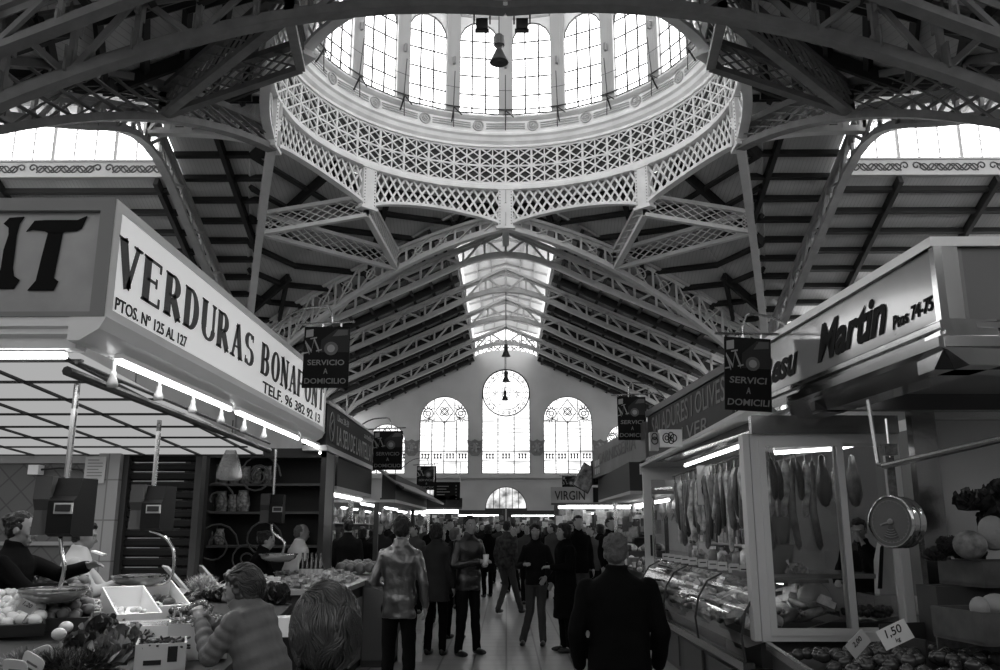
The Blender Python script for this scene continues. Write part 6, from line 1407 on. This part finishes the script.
def person(label, loc, rz, h=1.72, lean=0, twist=0, head=(0, 0), arms=None, legs=None, top=DRK, bottom=TRS, hairm=HAIRD, hair='short', skin=SKIN, hem=.84, bulk=1.0, vox=.014, group=None, coat=False, puff=0, eyes=True, collar=True, vis_legs=True, hscale=1.0, topname='jacket', strands=0, sink=0):
    k = h / 1.75; root0 = Vector(loc); Rz = Matrix.Rotation(rz, 3, 'Z')
    W = lambda p: root0 + Rz @ (Vector(p) * k)
    U = Matrix.Rotation(-lean, 3, 'X'); pel = Vector((0, 0, .95))
    def up(p): return pel + U @ (Vector(p) - pel)      # upper body joints follow the lean
    sp = [up((0, 0, z)) for z in (.95, 1.12, 1.32, 1.44, 1.5)]; hc = up((0, .025, 1.5)) + Vector((0, .0, .122 - sink))
    sh = {-1: up((-.16 * bulk - .01, 0, 1.385)), 1: up((.16 * bulk + .01, 0, 1.385))}
    arms = arms or {}
    ax_ = .165 * bulk + .055; el = {s: Vector(arms.get(s, ((s * ax_, -.03, 1.12), (s * ax_ * 1.04, .07, .88)))[0]) for s in (-1, 1)}
    wr = {s: Vector(arms.get(s, ((s * ax_, -.03, 1.12), (s * ax_ * 1.04, .07, .88)))[1]) for s in (-1, 1)}
    legs = legs or {}
    kn = {s: Vector(legs.get(s, ((s * .1, .02, .5), (s * .11, -.01, .08)))[0]) for s in (-1, 1)}
    an = {s: Vector(legs.get(s, ((s * .1, .02, .5), (s * .11, -.01, .08)))[1]) for s in (-1, 1)}
    I3 = Rz; MU = Rz @ U
    H = Rz @ Matrix.Rotation(head[0], 3, 'Z') @ Matrix.Rotation(-head[1], 3, 'X'); HC = W(hc); q = k * hscale
    hp = lambda x, y, z: HC + H @ (Vector((x, y, z)) * q)
    body = MB()
    def hell(c, r, n=16, m=12): body.ell(hp(*c), (r[0] * q, r[1] * q, r[2] * q), n, m, H)
    hell((0, -.005, .028), (.074, .094, .092)); hell((0, .03, -.045), (.056, .062, .07)); hell((0, .06, -.095), (.026, .022, .018)); hell((0, .045, .0), (.064, .05, .07))
    body.tube([hp(0, .088, .02), hp(0, .112, -.03), hp(0, .09, -.038)], [.008 * q, .014 * q, .012 * q], 8); hell((0, .105, -.03), (.016, .014, .012), 8, 6)
    hell((0, .088, .032), (.05, .014, .01)); hell((0, .086, -.066), (.024, .012, .007), 8, 6); hell((0, .084, -.077), (.02, .012, .007), 8, 6)
    for s in (-1, 1): hell((s * .074, -.005, -.01), (.01, .02, .031), 8, 8); hell((s * .036, .068, -.025), (.022, .02, .02), 8, 6)
    body.tube([W(sp[3]), W(sp[4]), hp(0, -.015, -.06)], [.062 * k, .055 * k, .052 * k], 12)
    loft(body, [(W(p), r[0] * k, r[1] * k, MU) for p, r in zip(sp[:4] + [up((0, 0, 1.47))], ((.145, .1), (.12, .085), (.15, .1), (.13, .075), (.06, .05)))])
    for s in (-1, 1):
        seg(body, W(sh[s]), W(el[s]), .04 * k, .035 * k); seg(body, W(el[s]), W(wr[s]), .035 * k, .025 * k)
        d = (wr[s] - el[s]).normalized(); hand(body, W(wr[s]), Rz @ d, Rz @ (Vector((s, 0, .2)) if abs(d.z) > .7 else Vector((s * .5, 0, .9))), s, .6, k)
        seg(body, W((s * .09, 0, .92)), W(kn[s]), .065 * k, .045 * k); seg(body, W(kn[s]), W(an[s]), .045 * k, .032 * k); seg(body, W(an[s]), W(an[s] + Vector((0, .08, -.04))), .03 * k, .025 * k)
    t = remesh(body, 'person', skin, vox * (.7 if vox < .012 else 1), None, 2, W((0, 0, 0)))
    tag(t, label, 'person', group)
    # top garment
    j = MB(); b = bulk
    if coat:
        rg = [((0, 0, hem), .21 * b, .16 * b), ((0, 0, .75), .19 * b, .145 * b)]
    else: rg = [((0, 0, hem), .18 * b, .13 * b)]
    rg = [(W(c), a_ * k, d_ * k, Rz) for c, a_, d_ in rg]
    tz = [(.97, .172, .125), (1.1, .162, .12), (1.22, .172, .125), (1.32, .19, .128), (1.385, .198, .118), (1.425, .17, .105), (1.46, .115, .09), (1.5, .07, .07)] if not puff else [(z, (.19 + .012 * (i % 2)) * (1 if z < 1.42 else .6), (.15 + .012 * (i % 2)) * (1 if z < 1.42 else .75)) for i, z in enumerate((.97, 1.02, 1.07, 1.12, 1.17, 1.22, 1.27, 1.32, 1.37, 1.41, 1.46))]
    rg += [(W(up((0, 0, z))), a_ * b * k, d_ * b * k, MU) for z, a_, d_ in tz]
    loft(j, rg, 22)
    for s in (-1, 1):
        S, E_, R_ = W(sh[s]), W(el[s]), W(wr[s]); e_ = E_.lerp(R_, .93)
        rr = (.062 * b * k, .053 * b * k, .04 * b * k)
        if puff:
            for (p_, q_, r0, r1) in ((S, E_, rr[0] * 1.1, rr[1] * 1.25), (E_, e_, rr[1] * 1.25, rr[2] * 1.25)):
                N_ = 13; j.tube([p_.lerp(q_, i / N_) for i in range(N_ + 1)], [(r0 + (r1 - r0) * i / N_) * (1.06 if i % 3 else .9) for i in range(N_ + 1)], 14)
            j.ell(E_, rr[1] * 1.2, 12, 8); j.ell(S, rr[0] * 1.1, 12, 8)
        else: seg(j, S, E_, rr[0], rr[1]); seg(j, E_, e_, rr[1], rr[2]); 
    if puff: j.tube([W(up((0, -.01, 1.42))), W(up((0, .0, 1.49))), W(up((0, .015, 1.54)))], [.13 * k, .105 * k, .09 * k], 16)
    if collar: j.tube([W(up((0, -.01, 1.45))), W(up((0, -.005, 1.54)))], [.088 * k, .074 * k], 14)
    jk = remesh(j, topname, top, vox, t, 3, disp=.012 * k if vox < .02 else 0, dscale=9)
    tr = MB()
    for s in (-1, 1):
        seg(tr, W((s * .085, 0, .9)), W(kn[s]), .095 * k * min(b, 1.1), .065 * k); seg(tr, W(kn[s]), W(an[s] + Vector((0, 0, .0))), .065 * k, .055 * k)
    loft(tr, [(W((0, 0, .84)), .13 * k, .1 * k, Rz), (W((0, 0, .9)), .165 * k * b, .115 * k * b, Rz), (W((0, 0, 1.0)), .15 * k * b, .105 * k * b, Rz)])
    remesh(tr, 'trousers', bottom, vox, t, 3, disp=.008 * k if vox < .02 else 0, dscale=11)
    for s in (-1, 1):
        f = MB(); a_ = an[s]; f.ell(W(a_ + Vector((0, .07, -.045))), (.042 * k, .13 * k, .038 * k), 12, 8, Rz); f.ell(W(a_ + Vector((0, -.02, -.03))), (.038 * k, .05 * k, .05 * k), 10, 8, Rz)
        f.build('shoe', SHOE, t, smooth=True)
    hr = MB()
    def he(c, r, n=16, m=12): hr.ell(hp(*c), (r[0] * q, r[1] * q, r[2] * q), n, m, H)
    if hair == 'short': he((0, -.022, .043), (.081, .094, .088)); he((0, -.05, .0), (.072, .062, .07)); he((0, .03, .1), (.055, .05, .03))
    elif hair == 'balding': he((0, -.03, .025), (.08, .088, .08)); he((0, -.05, -.01), (.072, .058, .07))
    elif hair == 'medium': he((0, -.025, .05), (.094, .104, .09)); he((0, -.05, -.02), (.092, .07, .1)); he((-.07, -.01, -.02), (.022, .045, .06)); he((.07, -.01, -.02), (.022, .045, .06)); he((0, .045, .1), (.06, .04, .03))
    elif hair == 'long': he((0, -.025, .045), (.09, .104, .09)); he((0, -.06, -.06), (.088, .055, .13)); he((-.07, -.015, -.05), (.022, .04, .09)); he((.07, -.015, -.05), (.022, .04, .09))
    elif hair == 'bun': he((0, -.022, .04), (.083, .096, .09)); he((0, -.11, .05), (.045, .045, .045)); he((0, -.05, -.01), (.075, .06, .07))
    if hair: hh = remesh(hr, 'hair', hairm, min(vox, .012), t, 2, disp=.014 * q, dscale=38)
    if eyes and vox < .016:
        for s in (-1, 1):
            e = MB(); e.ell(hp(s * .031, .079, .006), (.013 * q, .012 * q, .008 * q), 10, 8, H); e.build('eye', mat('eye_white', .5, .3), t, smooth=True)
            e = MB(); e.ell(hp(s * .031, .0885, .006), (.0055 * q, .004 * q, .006 * q), 8, 6, H); e.build('pupil', BLACK, t, smooth=True)
            e = MB(); e.tube([hp(s * .014, .094, .026), hp(s * .033, .092, .032), hp(s * .052, .078, .026)], .0035 * q, 6); e.build('eyebrow', hairm, t)
    if strands:
        g = MB(); rr = random.Random(5); E0 = Vector((0, -.03, .012)); rx_, ry_, rz2 = .098, .108, .13
        def proj(p, lay):
            d = p - E0; l_ = Vector((d.x / rx_, d.y / ry_, d.z / rz2)).length
            return E0 + d * ((1 + lay) / max(l_, 1e-4))
        n_ = 0
        while n_ < strands:
            a = rr.uniform(0, 2 * PI); e_ = math.asin(rr.uniform(-.55, 1)); u = Vector((math.cos(a) * math.cos(e_), math.sin(a) * math.cos(e_), math.sin(e_))); n_ += 1
            if u.y > (.25 if eyes else .45) and u.z < .62: continue
            lay = rr.uniform(-.04, .07); p = proj(E0 + Vector((u.x * rx_, u.y * ry_, u.z * rz2)), lay); pts = [p]
            for i in range(6):
                q_ = p * 17; nz = Vector((noise.noise(q_), noise.noise(q_ + Vector((7, 3, 1))), noise.noise(q_ + Vector((2, 9, 4))) * .4))
                d = Vector((p.x * 3 + (.5 if p.z > .1 else 0), -.8 * max(0, min(1, (p.z - .02) / .09)), -1 if p.z < .09 else -.3)) + nz * 1.8
                if eyes: d.y -= .5
                nx = proj(p + d.normalized() * .017, lay + .012 * i * rr.uniform(-.4, 1.0)); 
                if nx.z < -.1: break
                pts.append(nx); p = nx
            if len(pts) > 2: g.tube([hp(*c) for c in pts], [q * .0042 * (1 - .8 * (i / (len(pts) - 1)) ** 2) for i in range(len(pts))], 4, False)
        g.build('hair_locks', hairm, t, smooth=True)
    return t
A_ = lambda e, w_: (e, w_)
# --- the main figures
person('man in a shiny leather jacket seen from behind, left of the aisle', (-1.0, 8.3, 0), -.15, 1.71, 0, 0, (.25, -.05), {-1: ((-.25, -.05, 1.13), (-.2, .2, 1.05)), 1: ((.24, -.02, 1.12), (.23, .1, .9))}, None, LEATH, BLK, HAIRD, 'short', hem=.8, bulk=.96, vox=.011, hscale=1.06)
mc = person('dark haired man in black leather jacket facing the camera and holding a white cup', (-.5, 11.6, 0), -2.45, 1.76, 0, 0, (-.1, 0), {-1: ((-.25, .02, 1.13), (-.06, .28, 1.14)), 1: ((.25, .02, 1.12), (.04, .3, 1.17))}, {-1: ((-.12, .0, .5), (-.16, -.02, .08)), 1: ((.11, .03, .5), (.15, .0, .08))}, LEATB, TRS, HAIRD, 'short', SKIN, .8, 1.0, .011)
cpn = Vector((-.5, 11.6, 0)) + Matrix.Rotation(-2.45, 3, 'Z') @ Vector((.0, .375, 1.2)); t = E('paper_cup', 'white paper cup held by the man in black leather jacket', 'cup', cpn)
MB().lathe([(0, -.06), (.028, -.06), (.038, .06), (.034, .06), (.0, .045)], cpn, 16).build('cup_body', TAGW, t, smooth=True); MB().lathe([(0, .066), (.036, .066), (.04, .058)], cpn, 16).build('cup_lid', TAGW, t)
person('man in striped top and grey trousers walking away down the aisle centre', (.0, 17.0, 0), -.5, 1.74, .05, 0, (0, 0), None, {-1: ((-.08, .12, .52), (-.1, -.15, .1)), 1: ((.12, .12, .5), (.16, .3, .08))}, mat('striped_top', .03, .8, var=.9, vscale=14), JEAN, HAIRD, 'short', vox=.016, eyes=False)
person('dark haired woman in black jacket and jeans facing the camera, centre of the aisle', (.42, 12.5, 0), 3.0, 1.66, 0, 0, (.1, 0), {-1: ((-.25, -.05, 1.12), (-.16, .14, .98)), 1: ((.26, -.05, 1.13), (.15, .16, 1.16))}, {-1: ((-.08, .03, .5), (-.1, .0, .08)), 1: ((.09, .0, .5), (.2, -.02, .08))}, DRK, JEAN, HAIRD, 'medium', SKIN, .86, .92, .011)
person('person in long black coat turned left towards the woman in jeans', (.8, 11.9, 0), 1.9, 1.66, 0, 0, (.1, -.1), {-1: ((-.25, .05, 1.14), (-.1, .26, 1.15)), 1: ((.25, -.03, 1.12), (.2, .12, .92))}, None, BLK, BLK, HAIRD, 'medium', SKIN, .45, 1.08, .012, coat=True, topname='long_coat')
person('heavy man in dark jacket with cropped grey hair seen from behind, right of the aisle', (.69, 5.5, 0), -.03, 1.56, 0, 0, (-.12, 0), {-1: ((-.29, -.02, 1.1), (-.27, .12, .86)), 1: ((.29, -.02, 1.1), (.28, .12, .86))}, None, mat('dark_parka', .003, .8, spec=.1, bump=.35, bscale=10), BLK, HAIRG, 'short', SKIND, .74, 1.25, .010, eyes=False, hscale=1.08)
jw = person('elderly woman in quilted grey jacket leaning over the vegetables, in left profile', (-1.29, 4.9, 0), 1.3, 1.44, .42, 0, (.4, .25), {-1: ((-.2, .32, 1.12), (-.05, .52, 1.34)), 1: ((.25, .3, 1.06), (.07, .52, 1.32))}, None, PUFF, TRS, HAIRM, 'medium', SKIN,   .8, 1.02, .0085, puff=1, topname='quilted_jacket', strands=1400, sink=.03, hscale=1.14)
person('short haired person in dark top seen from behind at the bottom edge, very near', (-.41, 2.02, 0), .12, 1.475, 0, 0, (.1, 0), None, None, DRK, BLK, HAIRM, 'short', SKIN, .8, 1.05, .0075, eyes=False, hscale=.9, strands=3600)
person('woman vendor in black at the left edge reaching right past the hanging scale', (-3.5, 6.15, 0), -1.5, 1.72, .08, 0, (0, .15), {-1: ((-.1, .34, 1.3), (-.0, .56, 1.36)), 1: ((.2, .25, 1.2), (.12, .48, 1.22))}, None, BLK, BLK, HAIRD, 'bun', SKIND, .8, 1.05, .0095)
o = MB().box(at(99, 553, y=6.1), (.09, .06, .012), Matrix.Rotation(.3, 3, 'Y')).build('bank_note', TAGW, None, at(99, 553, y=6.1)); tag(o, 'folded pale note in the hand of the vendor in black', 'note')
person('vendor in a pale overall half hidden behind the leftmost hanging scale', (-3.62, 7.3, 0), -1.2, 1.66, .1, 0, (0, .2), {-1: ((-.2, .25, 1.15), (-.05, .5, 1.2)), 1: ((.22, .2, 1.15), (.1, .45, 1.22))}, None, SHIRTP, BLK, HAIRD, 'short', SKIND, .7, 1.05, .013, topname='overall')
person('vendor in dark cap bending over the counter before the ironwork cabinet', (-2.98, 9.02 + 1.2, 0), -1.35, 1.6, .3, 0, (0, .35), {-1: ((-.2, .3, 1.1), (-.05, .5, 1.05)), 1: ((.2, .3, 1.1), (.1, .5, 1.05))}, None, BLK, BLK, HAIRD, 'bun', SKIN, .8, 1.0, .012)
person('grey haired vendor in white shirt behind the bottles', (-2.72, 11.3, 0), -.9, 1.66, .1, 0, (-.3, .2), None, None, SHIRTW, BLK, HAIRG, 'balding', SKIN, .8, 1.0, .013, topname='shirt')
person('dark haired vendor with raised hand seen through the right pane', (3.67, 9.05, 0), 2.3, 1.7, .05, 0, (.2, .3), {-1: ((-.26, .24, 1.2), (-.12, .2, 1.46)), 1: ((.24, .12, 1.12), (.12, .36, 1.1))}, None, BLK, BLK, HAIRD, 'short', SKIND, .8, 1.05, .011)
person('shopper with dark bag close behind the leather jacket man', (-.92, 11.6, 0), -.3, 1.66, 0, 0, (-.4, 0), None, None, COATG, BLK, HAIRD, 'medium', SKIN, .7, 1.0, .014, eyes=False, coat=True, topname='coat')
person('shopper in pale hat to the right of the leather jacket man', (-.78, 13.2, 0), -.5, 1.6, 0, 0, (-.3, 0), None, None, DRK, BLK, HAIRG, 'short', SKIN, .7, 1.05, .014, eyes=False)
# --- the crowd: six people, then copies
PR = []
spec = [('man in dark jacket', DRK, TRS, HAIRD, 'short', 1.74, 0, 1.05, False), ('woman in long dark coat', BLK, BLK, HAIRD, 'medium', 1.62, 0, 1.0, True), ('grey haired man in dark coat', COATG, BLK, HAIRG, 'balding', 1.7, PI, 1.1, False),
        ('woman with fair hair and grey coat', mat('coat_mid', .04, .85, spec=.1), TRS, mat('hair_fair', .22, .5, bump=.6, bscale=60), 'long', 1.62, 0, 1.0, True), ('young man in black top', BLK, JEAN, HAIRD, 'short', 1.78, PI, .96, False), ('person in mid grey jacket', mat('jacket_mid', .055, .85, spec=.1), TRS, HAIRD, 'bun', 1.66, PI * .9, 1.0, False)]
CR = [(348, 14.2), (362, 16.5), (380, 18.5), (440, 15.5), (450, 18), (415, 17), (395, 21.5), (372, 23.5), (407, 26), (457, 24.5), (432, 21), (425, 29), (388, 28),
      (488, 21), (499, 26), (514, 22.5), (523, 28), (527, 19.2), (482, 29), (547, 24), (541, 33), (557, 29), (497, 34), (510, 38), (470, 27), (464, 33), (530, 40), (518, 33),
      (578, 15), (590, 17.5), (572, 21), (600, 20), (583, 25), (566, 25.5), (610, 16.2), (552, 20.5), (596, 30), (575, 34), (560, 37), (534, 25), (489, 40), (476, 37), (446, 31), (452, 38)]
zone = lambda px: 'left side of the crowd' if px < 465 else ('middle of the aisle' if px < 545 else 'right side of the crowd')
protos = {}
for i, (px, y) in enumerate(CR):
    kx = i % 6; x = at(px, 530, y=y).x; sp_ = spec[kx]; dn_ = 'nearer' if y < 22 else ('far' if y < 30 else 'farthest')
    lb = '%s in the %s, %s rows' % (sp_[0], zone(px), dn_); grp = 'shoppers, %s, %s' % (zone(px), dn_)
    if kx not in protos:
        protos[kx] = person(lb, (x, y, 0), sp_[6] + R.uniform(-.5, .5), sp_[5], 0, 0, (R.uniform(-.5, .5), 0), None, {-1: ((-.1, .04, .5), (-.12, -.06, .08)), 1: ((.1, .06, .5), (.12, .1, .08))}, sp_[1], sp_[2], sp_[3], sp_[4], SKIN, .6 if sp_[8] else .82, sp_[7], .017, group=grp, coat=sp_[8], eyes=False, topname='coat' if sp_[8] else 'jacket')
        protos[(kx, 'k')] = kids(protos[kx])
    else: dup(protos[kx], (x, y, 0), R.uniform(-.6, .6) + (0 if i % 3 else 2.6), lb, grp, scale=R.uniform(.96, 1.04), ks=protos[(kx, 'k')])
